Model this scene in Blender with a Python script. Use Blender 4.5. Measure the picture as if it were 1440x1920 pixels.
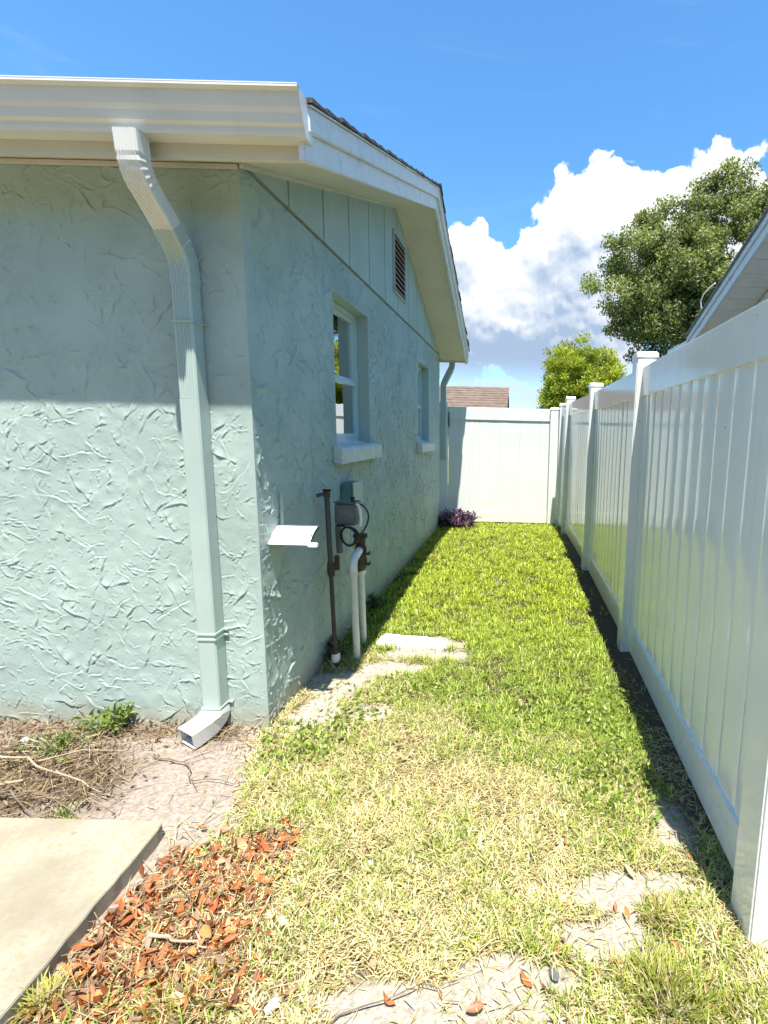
import bpy, bmesh, math, random
import numpy as np
from mathutils import Vector, Matrix

for o in list(bpy.data.objects):
    bpy.data.objects.remove(o, do_unlink=True)
S = bpy.context.scene
COL = S.collection
rng = np.random.default_rng(7)
random.seed(7)

# ------------------------------------------------------------------ camera
PITCH, ROLL, YAW = 0.148, 0.0243, 0.0
cam_d = bpy.data.cameras.new('camera')
cam = bpy.data.objects.new('camera', cam_d)
COL.objects.link(cam)
S.camera = cam
cam_d.sensor_fit = 'VERTICAL'
cam_d.sensor_height = 36.0
cam_d.sensor_width = 27.0
cam_d.lens = 916.2 / 1920 * 36.0
cam_d.shift_x = (720 - 970.2) / 1920
cam_d.shift_y = -(960 - 946.2) / 1920
cam_d.clip_start = 0.02
cam_d.clip_end = 2000
fw = Vector((math.sin(YAW) * math.cos(PITCH), math.cos(YAW) * math.cos(PITCH), -math.sin(PITCH)))
r0 = Vector((math.cos(YAW), -math.sin(YAW), 0))
d0 = fw.cross(r0)
rt = r0 * math.cos(ROLL) - d0 * math.sin(ROLL)
dn = r0 * math.sin(ROLL) + d0 * math.cos(ROLL)
M = Matrix((rt, -dn, -fw)).transposed().to_4x4()
M.translation = (0, 0, 1.45)
cam.matrix_world = M
S.render.resolution_x, S.render.resolution_y = 768, 1024
S.render.engine = 'CYCLES'
S.cycles.use_adaptive_sampling = True
S.cycles.adaptive_threshold = 0.02
S.cycles.max_bounces = 6
S.cycles.diffuse_bounces = 3
S.cycles.glossy_bounces = 3
S.cycles.transmission_bounces = 3
S.cycles.transparent_max_bounces = 6
S.cycles.use_denoising = True

# ------------------------------------------------------------------ light
TO_SUN = Vector((0.068, -0.315, 1.0)).normalized()
sun_d = bpy.data.lights.new('sun', 'SUN')
sun_d.energy = 5.0
sun_d.angle = math.radians(0.55)
sun_d.color = (1.0, 0.955, 0.87)
sun = bpy.data.objects.new('sun', sun_d)
COL.objects.link(sun)
sun.rotation_euler = TO_SUN.to_track_quat('Z', 'Y').to_euler()
sun.location = (3, -10, 30)

S.view_settings.view_transform = 'Standard'
S.view_settings.look = 'None'
S.view_settings.exposure = 1.27
S.view_settings.gamma = 1.0
S.view_settings.use_curve_mapping = False

world = bpy.data.worlds.new('World')
S.world = world
world.use_nodes = True
wt = world.node_tree
wt.nodes.clear()


class NB:
    """small node-tree helper"""
    def __init__(s, tree):
        s.t = tree

    def n(s, kind, ins=None, **props):
        nd = s.t.nodes.new(kind)
        for k, v in props.items():
            setattr(nd, k, v)
        for k, v in (ins or {}).items():
            sock = nd.inputs[k]
            if hasattr(v, 'is_output') or isinstance(v, bpy.types.NodeSocket):
                s.t.links.new(v, sock)
            else:
                sock.default_value = v
        return nd

    def math(s, op, a, b=0.0, c=0.0, clamp=False):
        nd = s.n('ShaderNodeMath', operation=op, use_clamp=clamp)
        for i, v in enumerate((a, b, c)):
            if isinstance(v, bpy.types.NodeSocket):
                s.t.links.new(v, nd.inputs[i])
            else:
                nd.inputs[i].default_value = v
        return nd.outputs[0]

    def vmath(s, op, a, b=(0, 0, 0), scale=None):
        nd = s.n('ShaderNodeVectorMath', operation=op)
        for i, v in enumerate((a, b)):
            if isinstance(v, bpy.types.NodeSocket):
                s.t.links.new(v, nd.inputs[i])
            else:
                nd.inputs[i].default_value = v
        if scale is not None:
            nd.inputs['Scale'].default_value = scale
        return nd

    def mapr(s, v, a, b, c=0.0, d=1.0, smooth=True):
        nd = s.n('ShaderNodeMapRange', interpolation_type='SMOOTHSTEP' if smooth else 'LINEAR')
        s.t.links.new(v, nd.inputs['Value'])
        nd.inputs['From Min'].default_value = a
        nd.inputs['From Max'].default_value = b
        nd.inputs['To Min'].default_value = c
        nd.inputs['To Max'].default_value = d
        return nd.outputs[0]

    def mix(s, fac, a, b, blend='MIX'):
        nd = s.n('ShaderNodeMix', data_type='RGBA', blend_type=blend)
        for i, v in ((0, fac), (6, a), (7, b)):
            if isinstance(v, bpy.types.NodeSocket):
                s.t.links.new(v, nd.inputs[i])
            else:
                if i and len(v) == 3:
                    v = (*v, 1)
                nd.inputs[i].default_value = v
        return nd.outputs[2]

    def noise(s, vec, scale, detail=4.0, rough=0.55, dist=0.0, dim='3D'):
        nd = s.n('ShaderNodeTexNoise', noise_dimensions=dim)
        s.t.links.new(vec, nd.inputs['Vector'])
        nd.inputs['Scale'].default_value = scale
        nd.inputs['Detail'].default_value = detail
        nd.inputs['Roughness'].default_value = rough
        nd.inputs['Distortion'].default_value = dist
        return nd.outputs[0]


def build_world():
    b = NB(wt)
    sky = b.n('ShaderNodeTexSky', sky_type='NISHITA')
    sky.sun_disc = False
    sky.sun_elevation = math.asin(TO_SUN.z)
    sky.sun_rotation = math.atan2(TO_SUN.x, TO_SUN.y)
    sky.altitude = 0
    sky.air_density = 1.0
    sky.dust_density = 0.4
    sky.ozone_density = 3.0
    hs = b.n('ShaderNodeHueSaturation', {'Color': sky.outputs[0], 'Saturation': 1.12, 'Value': 1.0})
    tc = b.n('ShaderNodeTexCoord')
    d = b.vmath('NORMALIZE', tc.outputs['Generated']).outputs[0]
    sep = b.n('ShaderNodeSeparateXYZ', {0: d})
    z = sep.outputs[2]
    tint = b.mix(b.mapr(z, 0.0, 0.35), (0.62, 0.80, 1.02), (0.77, 1.08, 1.16))
    skyc = b.mix(1.0, hs.outputs[0], tint, 'MULTIPLY')

    # cumulus heaps: (azimuth, elevation, radius) in degrees; a broken ring of heaps low in the sky all round
    blobs = [(-6.6, 18.0, 3.4), (-5.0, 13.6, 5.6), (-0.9, 16.6, 3.7), (3.4, 18.6, 4.6), (6.6, 21.0, 5.2), (10.6, 22.0, 5.0),
             (13.0, 18.0, 7.0), (16.8, 22.0, 4.4), (20.4, 22.6, 4.6), (0.5, 11.5, 6.5), (7.5, 13.0, 8.0), (-8.0, 9.5, 5.5),
             (27.0, 17.0, 7.0), (-14.0, 8.0, 5.0)]
    # warp the direction a little so that outlines billow
    wn = b.n('ShaderNodeTexNoise', {'Vector': d, 'Scale': 9.0, 'Detail': 2.0, 'Roughness': 0.5})
    warp = b.vmath('SCALE', b.vmath('SUBTRACT', wn.outputs['Color'], (0.5, 0.5, 0.5)).outputs[0], scale=0.055).outputs[0]
    dw = b.vmath('ADD', d, warp).outputs[0]

    def heaps(vec):
        acc = None
        for az, el, r in blobs:
            az, el = math.radians(az), math.radians(el)
            c = (math.sin(az) * math.cos(el), math.cos(az) * math.cos(el), math.sin(el))
            dist = b.vmath('DISTANCE', vec, c).outputs['Value']
            v = b.math('MULTIPLY_ADD', dist, -1.0 / math.radians(r), 1.0)
            acc = v if acc is None else b.math('SMOOTH_MAX', acc, v, 0.14)
        return acc
    acc = heaps(dw)
    acc_up = heaps(b.vmath('ADD', dw, (0.012, -0.008, 0.030)).outputs[0])
    heap_lit = b.math('SUBTRACT', acc, acc_up)
    # the same heaps go on all round, broken up by a coarse noise
    ring = b.noise(b.vmath('MULTIPLY', d, (1.0, 1.0, 1.6)).outputs[0], 3.1, 1.0, 0.5)
    rv = b.math('ADD', b.math('MULTIPLY', ring, 5.0), b.math('MULTIPLY', z, -7.5))
    rv = b.math('ADD', rv, b.mapr(sep.outputs[1], 0.55, 0.85, -1.35, -4.0))
    acc = b.math('MAXIMUM', acc, rv)

    def puff(vec):
        v1 = b.n('ShaderNodeTexVoronoi', {'Vector': vec, 'Scale': 24.0, 'Randomness': 1.0})
        v2 = b.n('ShaderNodeTexVoronoi', {'Vector': vec, 'Scale': 58.0})
        n1 = b.noise(vec, 30.0, 4.0, 0.62)
        s = b.math('MULTIPLY', v1.outputs['Distance'], -0.75)
        s = b.math('MULTIPLY_ADD', v2.outputs['Distance'], -0.20, s)
        s = b.math('MULTIPLY_ADD', n1, 0.85, s)
        return s
    nz = b.n('ShaderNodeTexNoise', {'Vector': d, 'Scale': 38.0, 'Detail': 3.0, 'Roughness': 0.55})
    w2 = b.vmath('SCALE', b.vmath('SUBTRACT', nz.outputs['Color'], (0.5, 0.5, 0.5)).outputs[0], scale=0.018).outputs[0]
    dd = b.vmath('ADD', d, w2).outputs[0]
    p0 = puff(dd)
    p1 = puff(b.vmath('ADD', dd, (0.005, -0.003, 0.011)).outputs[0])
    field = b.math('ADD', b.math('MULTIPLY', acc, 1.35), p0)
    # flat bases towards the horizon
    dens = b.mapr(field, -0.06, 0.09)
    base_fade = b.mapr(z, 0.075, 0.15)
    dens = b.math('MULTIPLY', dens, base_fade)
    # big soft shape: deeper inside / lower down = greyer base of the heap
    big = b.noise(d, 7.5, 4.0, 0.55, 0.3)
    lit = b.math('MULTIPLY_ADD', b.math('SUBTRACT', p0, p1), 1.0, b.math('MULTIPLY', heap_lit, 0.75))
    lit = b.math('ADD', lit, b.mapr(z, 0.12, 0.36, -0.30, 0.50, False))
    lit = b.math('ADD', lit, b.mapr(field, 0.0, 1.0, 0.22, -0.22, False))
    lit = b.math('ADD', lit, b.mapr(big, 0.35, 0.68, -0.24, 0.30))
    lit = b.math('ADD', lit, 0.36, clamp=True)
    ccol = b.mix(lit, (1.75, 2.3, 3.15), (5.3, 5.3, 5.25))
    # thin layer of distant stratus near the horizon
    sc = b.vmath('MULTIPLY', d, (3.0, 3.0, 22.0)).outputs[0]
    st = b.noise(sc, 1.5, 4.0, 0.6)
    stm = b.math('MULTIPLY', b.mapr(st, 0.44, 0.66), b.mapr(z, 0.24, 0.06))
    # faint cirrus higher up
    sc2 = b.vmath('MULTIPLY', d, (1.2, 3.2, 7.0)).outputs[0]
    ci = b.noise(sc2, 1.7, 4.0, 0.65, 0.8)
    cim = b.math('MULTIPLY', b.mapr(ci, 0.55, 0.9), 0.22)
    col = b.mix(cim, skyc, (3.0, 3.7, 4.5))
    col = b.mix(b.math('MULTIPLY', stm, 0.85), col, (3.0, 3.6, 4.4))
    col = b.mix(dens, col, ccol)
    bg = b.n('ShaderNodeBackground', {'Color': col, 'Strength': 0.104})
    out = b.n('ShaderNodeOutputWorld', {'Surface': bg.outputs[0]})


build_world()
world.cycles.sampling_method = 'MANUAL'
world.cycles.sample_map_resolution = 512

# ------------------------------------------------------------------ helpers


def lattice(seed, n=256):
    return np.random.default_rng(seed).random((n, n))


_lat = {}


def vnoise(x, y, scale, seed=0, octaves=3):
    """value noise 0..1 at arbitrary points, feature size = scale metres"""
    x = np.asarray(x, float)
    y = np.asarray(y, float)
    tot = np.zeros(np.broadcast(x, y).shape)
    amp, norm = 1.0, 0.0
    for k in range(octaves):
        key = seed * 17 + k
        if key not in _lat:
            _lat[key] = lattice(key)
        L = _lat[key]
        u = x / scale * 2 ** k + 40.3
        v = y / scale * 2 ** k + 71.7
        iu, iv = np.floor(u).astype(int), np.floor(v).astype(int)
        fu, fv = u - iu, v - iv
        fu, fv = fu * fu * (3 - 2 * fu), fv * fv * (3 - 2 * fv)
        a = L[iu % 256, iv % 256]
        b_ = L[(iu + 1) % 256, iv % 256]
        c = L[iu % 256, (iv + 1) % 256]
        d = L[(iu + 1) % 256, (iv + 1) % 256]
        tot += amp * ((a * (1 - fu) + b_ * fu) * (1 - fv) + (c * (1 - fu) + d * fu) * fv)
        norm += amp
        amp *= 0.5
    return tot / norm


def sstep(v, a, b):
    t = np.clip((v - a) / (b - a), 0, 1)
    return t * t * (3 - 2 * t)


def thing(name, label, cat, loc=(0, 0, 0), group=None):
    o = bpy.data.objects.new(name, None)
    COL.objects.link(o)
    o.location = loc
    o.empty_display_size = 0.1
    o['label'] = label
    o['category'] = cat
    if group:
        o['group'] = group
    return o


def tag(o, label, cat, group=None):
    o['label'] = label
    o['category'] = cat
    if group:
        o['group'] = group
    return o


def link(name, me, mat=None, parent=None, kind=None):
    o = bpy.data.objects.new(name, me)
    COL.objects.link(o)
    if mat is not None and not me.materials:
        me.materials.append(mat)
    if parent is not None:
        o.parent = parent
        if parent.type == 'EMPTY' and parent.parent is None:
            o.location = -Vector(parent.location)
    if kind:
        o['kind'] = kind
    return o


def np_mesh(name, verts, faces, smooth=False):
    """verts (n,3); faces (m,k) with constant k"""
    verts = np.ascontiguousarray(verts, dtype=np.float32)
    faces = np.ascontiguousarray(faces, dtype=np.int32)
    me = bpy.data.meshes.new(name)
    m, k = faces.shape
    me.vertices.add(len(verts))
    me.vertices.foreach_set('co', verts.ravel())
    me.loops.add(m * k)
    me.loops.foreach_set('vertex_index', faces.ravel())
    me.polygons.add(m)
    me.polygons.foreach_set('loop_start', np.arange(0, m * k, k, dtype=np.int32))
    me.polygons.foreach_set('loop_total', np.full(m, k, dtype=np.int32))
    if smooth:
        me.polygons.foreach_set('use_smooth', np.ones(m, dtype=bool))
    me.update(calc_edges=True)
    return me


def set_col(me, cols, name='tint'):
    a = me.color_attributes.new(name, 'FLOAT_COLOR', 'POINT')
    c = np.ones((len(cols), 4), dtype=np.float32)
    c[:, :3] = cols
    a.data.foreach_set('color', c.ravel())


class MB:
    def __init__(s):
        s.v = []
        s.f = []

    def add(s, vs, fs):
        o = len(s.v)
        s.v += [tuple(v) for v in vs]
        s.f += [tuple(i + o for i in f) for f in fs]
        return s

    def box(s, x0, x1, y0, y1, z0, z1):
        return s.add([(x0, y0, z0), (x1, y0, z0), (x1, y1, z0), (x0, y1, z0), (x0, y0, z1), (x1, y0, z1), (x1, y1, z1), (x0, y1, z1)],
                     [(0, 3, 2, 1), (4, 5, 6, 7), (0, 1, 5, 4), (1, 2, 6, 5), (2, 3, 7, 6), (3, 0, 4, 7)])

    def prism(s, poly, axis, a, b):
        """poly of 2-D points; axis 'x': points are (y,z); 'y': (x,z); 'z': (x,y)"""
        def p3(p, t):
            return {'x': (t, p[0], p[1]), 'y': (p[0], t, p[1]), 'z': (p[0], p[1], t)}[axis]
        n = len(poly)
        vs = [p3(p, a) for p in poly] + [p3(p, b) for p in poly]
        fs = [tuple(range(n)), tuple(range(2 * n - 1, n - 1, -1))]
        fs += [(i, i + n, (i + 1) % n + n, (i + 1) % n) for i in range(n)]
        return s.add(vs, fs)

    def sweep(s, path, profile, scales=None, side=None, caps=True):
        """sweep closed profile [(a,b)] along path; a along 'side', b along side x tangent"""
        pts = [Vector(p) for p in path]
        n, m = len(pts), len(profile)
        vs, fs = [], []
        sd = Vector(side) if side else None
        for i, p in enumerate(pts):
            t = (pts[min(i + 1, n - 1)] - pts[max(i - 1, 0)]).normalized()
            if sd is None:
                u = Vector((0, 0, 1)) if abs(t.z) < 0.9 else Vector((1, 0, 0))
                sd = t.cross(u).normalized()
            a = (sd - t * sd.dot(t)).normalized()
            if side is None:
                sd = a
            b = a.cross(t).normalized()
            k = scales[i] if scales else 1.0
            vs += [p + a * (q[0] * k) + b * (q[1] * k) for q in profile]
        for i in range(n - 1):
            for j in range(m):
                fs.append((i * m + j, i * m + (j + 1) % m, (i + 1) * m + (j + 1) % m, (i + 1) * m + j))
        if caps:
            fs += [tuple(range(m - 1, -1, -1)), tuple(range((n - 1) * m, n * m))]
        return s.add(vs, fs)

    def tube(s, path, r, n=10, scales=None, caps=True):
        prof = [(r * math.cos(2 * math.pi * k / n), r * math.sin(2 * math.pi * k / n)) for k in range(n)]
        return s.sweep(path, prof, scales, None, caps)

    def mesh(s, name, bevel=0.0, smooth=False):
        me = bpy.data.meshes.new(name)
        me.from_pydata(s.v, [], s.f)
        me.update()
        bm = bmesh.new()
        bm.from_mesh(me)
        bmesh.ops.recalc_face_normals(bm, faces=bm.faces)
        if bevel:
            ed = [e for e in bm.edges if len(e.link_faces) == 2 and e.calc_face_angle(0) > 0.6]
            bmesh.ops.bevel(bm, geom=ed, offset=bevel, segments=2, affect='EDGES', clamp_overlap=True)
        bm.to_mesh(me)
        bm.free()
        if smooth:
            for p in me.polygons:
                p.use_smooth = True
            try:
                me.set_sharp_from_angle(angle=math.radians(40))
            except Exception:
                pass
        return me

    def build(s, name, mat, parent=None, bevel=0.0, smooth=False, kind=None):
        return link(name, s.mesh(name, bevel, smooth), mat, parent, kind)


# ------------------------------------------------------------------ materials
MATS = {}


def new_mat(name):
    m = bpy.data.materials.new(name)
    m.use_nodes = True
    t = m.node_tree
    t.nodes.clear()
    b = NB(t)
    out = b.n('ShaderNodeOutputMaterial')
    MATS[name] = m
    return m, b, out


def simple(name, col, rough=0.6, var=0.12, vscale=9.0, bump=0.0, bscale=120.0, metal=0.0, spec=0.5, dirt=None, dscale=3.0, damt=0.5, drange=(0.5, 0.72)):
    m, b, out = new_mat(name)
    tc = b.n('ShaderNodeTexCoord').outputs['Object']
    n1 = b.noise(tc, vscale, 5.0, 0.6)
    dark = tuple(c * (1 - var) for c in col)
    lite = tuple(min(1, c * (1 + var)) for c in col)
    c = b.mix(b.mapr(n1, 0.3, 0.7), dark, lite)
    if dirt:
        n2 = b.noise(tc, dscale, 8.0, 0.68, 0.4)
        c = b.mix(b.math('MULTIPLY', b.mapr(n2, *drange), damt), c, dirt)
    ins = {'Base Color': c, 'Roughness': rough, 'Metallic': metal, 'Specular IOR Level': spec}
    if bump:
        n3 = b.noise(tc, bscale, 4.0, 0.6)
        bp = b.n('ShaderNodeBump', {'Height': n3, 'Strength': bump, 'Distance': 0.004})
        ins['Normal'] = bp.outputs[0]
    p = b.n('ShaderNodeBsdfPrincipled', ins)
    b.t.links.new(p.outputs[0], out.inputs[0])
    return m


def leafy(name, rough=0.5, trans=0.35, spec=0.35, bright=1.0):
    """colour comes from the per-leaf 'tint' attribute"""
    m, b, out = new_mat(name)
    at = b.n('ShaderNodeAttribute', attribute_name='tint')
    p = b.n('ShaderNodeBsdfPrincipled', {'Base Color': at.outputs['Color'], 'Roughness': rough, 'Specular IOR Level': spec})
    tcol = b.mix(0.5, at.outputs['Color'], (0.30, 0.42, 0.06), 'MIX')
    tcol = b.mix(1.0, at.outputs['Color'], (1.25, 1.15, 0.7), 'MULTIPLY')
    tr = b.n('ShaderNodeBsdfTranslucent', {'Color': tcol})
    mx = b.n('ShaderNodeMixShader', {0: trans, 1: p.outputs[0], 2: tr.outputs[0]})
    b.t.links.new(mx.outputs[0], out.inputs[0])
    return m


MINT = (0.380, 0.474, 0.434)


def stucco_mat():
    m, b, out = new_mat('mint_stucco')
    tc = b.n('ShaderNodeTexCoord').outputs['Object']
    n1 = b.noise(tc, 2.2, 6.0, 0.62)
    c = b.mix(b.mapr(n1, 0.3, 0.72), tuple(x * 0.87 for x in MINT), tuple(x * 1.08 for x in MINT))
    n2 = b.noise(tc, 26.0, 5.0, 0.65)
    c = b.mix(b.math('MULTIPLY', b.mapr(n2, 0.56, 0.75), 0.22), c, (0.33, 0.46, 0.40))
    # splash-up soiling near the ground
    z = b.n('ShaderNodeSeparateXYZ', {0: tc}).outputs[2]
    nz = b.noise(tc, 7.0, 5.0, 0.6)
    s = b.math('ADD', z, b.math('MULTIPLY', nz, -0.22))
    c = b.mix(b.math('MULTIPLY', b.mapr(s, 0.05, -0.09), 0.75), c, (0.36, 0.34, 0.25))
    n3 = b.noise(tc, 170.0, 4.0, 0.6)
    n4 = b.noise(tc, 45.0, 3.0, 0.5)
    hgt = b.math('ADD', b.math('MULTIPLY', n3, 0.35), n4)
    bp = b.n('ShaderNodeBump', {'Height': hgt, 'Strength': 0.13, 'Distance': 0.004})
    p = b.n('ShaderNodeBsdfPrincipled', {'Base Color': c, 'Roughness': 0.62, 'Specular IOR Level': 0.3, 'Normal': bp.outputs[0]})
    b.t.links.new(p.outputs[0], out.inputs[0])
    return m


def vinyl_mat():
    m, b, out = new_mat('white_vinyl')
    tc = b.n('ShaderNodeTexCoord').outputs['Object']
    n1 = b.noise(tc, 2.0, 5.0, 0.6)
    c = b.mix(b.mapr(n1, 0.3, 0.7), (0.75, 0.77, 0.74), (0.81, 0.82, 0.79))
    z = b.n('ShaderNodeSeparateXYZ', {0: tc}).outputs[2]
    n2 = b.noise(tc, 30.0, 6.0, 0.7)
    grime = b.math('MULTIPLY', b.mapr(z, 0.45, 0.0), b.mapr(n2, 0.42, 0.7))
    c = b.mix(b.math('MULTIPLY', grime, 0.30), c, (0.36, 0.36, 0.22))
    sp = b.n('ShaderNodeTexVoronoi', {'Vector': tc, 'Scale': 9.0})
    c = b.mix(b.math('MULTIPLY', b.mapr(sp.outputs['Distance'], 0.05, 0.025), 0.7), c, (0.16, 0.15, 0.11))
    sk = b.noise(b.vmath('MULTIPLY', tc, (22.0, 22.0, 0.9)).outputs[0], 1.0, 5.0, 0.65)
    c = b.mix(b.math('MULTIPLY', b.mapr(sk, 0.52, 0.72), 0.16), c, (0.48, 0.50, 0.40))
    vs = b.vmath('MULTIPLY', tc, (14.0, 14.0, 1.2)).outputs[0]
    n3 = b.noise(vs, 1.0, 3.0, 0.5)
    bp = b.n('ShaderNodeBump', {'Height': n3, 'Strength': 0.05, 'Distance': 0.01})
    rg = b.mapr(n2, 0.3, 0.8, 0.07, 0.17)
    p = b.n('ShaderNodeBsdfPrincipled', {'Base Color': c, 'Roughness': rg, 'Specular IOR Level': 0.95, 'Normal': bp.outputs[0]})
    b.t.links.new(p.outputs[0], out.inputs[0])
    return m


def ground_mat():
    m, b, out = new_mat('sandy_soil')
    at = b.n('ShaderNodeAttribute', attribute_name='tint').outputs['Color']
    tc = b.n('ShaderNodeTexCoord').outputs['Object']
    n1 = b.noise(tc, 55.0, 8.0, 0.7)
    c = b.mix(b.mapr(n1, 0.28, 0.75), (0.62, 0.60, 0.58), (1.25, 1.25, 1.25))
    c = b.mix(1.0, at, c, 'MULTIPLY')
    v = b.n('ShaderNodeTexVoronoi', {'Vector': tc, 'Scale': 130.0, 'Randomness': 1.0})
    c = b.mix(b.math('MULTIPLY', b.mapr(v.outputs['Distance'], 0.25, 0.12), 0.35), c, (0.25, 0.19, 0.14))
    n2 = b.noise(tc, 140.0, 6.0, 0.7)
    n3 = b.noise(tc, 22.0, 4.0, 0.6)
    hgt = b.math('ADD', n2, b.math('MULTIPLY', n3, 1.8))
    bp = b.n('ShaderNodeBump', {'Height': hgt, 'Strength': 0.8, 'Distance': 0.012})
    p = b.n('ShaderNodeBsdfPrincipled', {'Base Color': c, 'Roughness': 0.95, 'Specular IOR Level': 0.15, 'Normal': bp.outputs[0]})
    b.t.links.new(p.outputs[0], out.inputs[0])
    return m


def concrete_mat():
    m, b, out = new_mat('old_concrete')
    tc = b.n('ShaderNodeTexCoord').outputs['Object']
    n1 = b.noise(tc, 4.5, 7.0, 0.66)
    c = b.mix(b.mapr(n1, 0.3, 0.72), (0.23, 0.205, 0.15), (0.34, 0.305, 0.23))
    n2 = b.noise(tc, 60.0, 6.0, 0.72)
    c = b.mix(b.math('MULTIPLY', b.mapr(n2, 0.46, 0.68), 0.75), c, (0.26, 0.20, 0.12))
    v = b.n('ShaderNodeTexVoronoi', {'Vector': tc, 'Scale': 6.0})
    c = b.mix(b.math('MULTIPLY', b.mapr(v.outputs['Distance'], 0.10, 0.045), 0.75), c, (0.16, 0.14, 0.12))
    n3 = b.noise(tc, 160.0, 5.0, 0.7)
    bp = b.n('ShaderNodeBump', {'Height': b.math('ADD', n2, n3), 'Strength': 0.5, 'Distance': 0.005})
    p = b.n('ShaderNodeBsdfPrincipled', {'Base Color': c, 'Roughness': 0.9, 'Specular IOR Level': 0.2, 'Normal': bp.outputs[0]})
    b.t.links.new(p.outputs[0], out.inputs[0])
    return m


def glass_mat():
    m, b, out = new_mat('window_glass')
    tc = b.n('ShaderNodeTexCoord').outputs['Object']
    n3 = b.noise(tc, 3.0, 2.0, 0.5)
    bp = b.n('ShaderNodeBump', {'Height': n3, 'Strength': 0.06, 'Distance': 0.02})
    g = b.n('ShaderNodeBsdfGlossy', {'Color': (0.95, 0.97, 0.97, 1), 'Roughness': 0.015, 'Normal': bp.outputs[0]})
    t = b.n('ShaderNodeBsdfTransparent', {'Color': (0.80, 0.86, 0.84, 1)})
    fr = b.n('ShaderNodeFresnel', {'IOR': 1.55})
    f2 = b.math('ADD', b.math('MULTIPLY', fr.outputs[0], 2.6), 0.20, clamp=True)
    mx = b.n('ShaderNodeMixShader', {0: f2, 1: t.outputs[0], 2: g.outputs[0]})
    b.t.links.new(mx.outputs[0], out.inputs[0])
    return m


stucco_mat(); vinyl_mat(); ground_mat(); concrete_mat(); glass_mat()
simple('mint_paint', MINT, 0.5, 0.05, 3.0, 0.12, 60.0)
simple('sill_lit_mint', (0.58, 0.64, 0.60), 0.6, 0.08, 9.0, 0.4, 60.0, dirt=(0.40, 0.46, 0.42), dscale=8.0)  # mint sill, its colour lightened to stand for reflected sunlight
simple('mint_metal', (0.40, 0.49, 0.45), 0.38, 0.05, 3.0)
simple('mint_siding', (0.37, 0.465, 0.428), 0.55, 0.06, 4.0, 0.2, 90.0, dirt=(0.30, 0.42, 0.37), damt=0.35)
simple('cream_paint', (0.64, 0.61, 0.52), 0.5, 0.05, 3.0, dirt=(0.50, 0.46, 0.36), dscale=5.0, damt=0.3)
simple('white_trim', (0.72, 0.73, 0.72), 0.45, 0.04, 4.0, dirt=(0.40, 0.41, 0.42), dscale=9.0, damt=0.55, drange=(0.52, 0.7))
simple('white_metal', (0.70, 0.69, 0.65), 0.3, 0.03, 4.0, dirt=(0.52, 0.50, 0.45), dscale=6.0, damt=0.25)
simple('white_plastic', (0.80, 0.79, 0.75), 0.35, 0.04, 9.0, dirt=(0.42, 0.36, 0.26), dscale=14.0, damt=0.45)
simple('window_aluminium', (0.50, 0.64, 0.62), 0.35, 0.04, 5.0)
simple('blind_vinyl', (0.52, 0.55, 0.50), 0.5, 0.05, 5.0)
simple('dark_void', (0.012, 0.012, 0.013), 0.9, 0.0)
simple('vent_slat', (0.45, 0.33, 0.33), 0.6, 0.08, 8.0)
simple('asphalt_shingle', (0.075, 0.07, 0.066), 0.95, 0.4, 60.0, 0.6, 200.0)
simple('grey_shingle', (0.22, 0.22, 0.22), 0.95, 0.3, 40.0, 0.4, 120.0)
simple('brown_shingle', (0.135, 0.096, 0.070), 0.95, 0.22, 3.0, 0.5, 30.0)
simple('tan_shingle', (0.27, 0.205, 0.15), 0.95, 0.2, 3.0, 0.5, 30.0)
simple('beige_wall', (0.55, 0.50, 0.42), 0.8, 0.08)
simple('white_siding', (0.74, 0.75, 0.74), 0.5, 0.04)
simple('rusty_pipe', (0.062, 0.046, 0.040), 0.75, 0.3, 18.0, 0.3, 120.0, dirt=(0.15, 0.075, 0.045), dscale=11.0, damt=0.6)
simple('dark_pipe', (0.055, 0.062, 0.066), 0.5, 0.2, 12.0, dirt=(0.085, 0.07, 0.06), dscale=10.0, damt=0.5)
simple('grey_box', (0.125, 0.14, 0.14), 0.5, 0.12, 12.0, dirt=(0.22, 0.21, 0.18), dscale=12.0)
simple('black_rubber', (0.012, 0.012, 0.013), 0.45, 0.1)
simple('dark_brass', (0.062, 0.046, 0.034), 0.55, 0.3, 30.0, 0.2, 150.0, metal=0.25, dirt=(0.20, 0.13, 0.05), dscale=25.0)
simple('teal_box', (0.11, 0.21, 0.20), 0.55, 0.1, 9.0)
simple('pvc_pipe', (0.66, 0.67, 0.60), 0.4, 0.05, 9.0, dirt=(0.34, 0.30, 0.20), dscale=9.0, damt=0.5)
simple('painted_concrete', (0.62, 0.66, 0.62), 0.85, 0.12, 18.0, 0.5, 90.0, dirt=(0.33, 0.38, 0.33), dscale=8.0)
simple('bark', (0.12, 0.095, 0.07), 0.95, 0.3, 8.0, 0.7, 30.0)
simple('dry_twig', (0.16, 0.115, 0.08), 0.9, 0.35, 20.0, 0.4, 120.0)
simple('pale_twig', (0.36, 0.28, 0.19), 0.9, 0.3, 20.0, 0.4, 120.0)
simple('pebble', (0.66, 0.64, 0.60), 0.9, 0.12, 20.0, 0.4, 80.0)
simple('dark_stone', (0.10, 0.10, 0.105), 0.8, 0.2, 30.0, 0.4, 80.0)
leafy('grass_blade', 0.55, 0.30, 0.25)
leafy('tree_leaf', 0.5, 0.40, 0.35)
leafy('broad_leaf', 0.42, 0.30, 0.4)
leafy('dead_leaf', 0.55, 0.12, 0.35)


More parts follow.
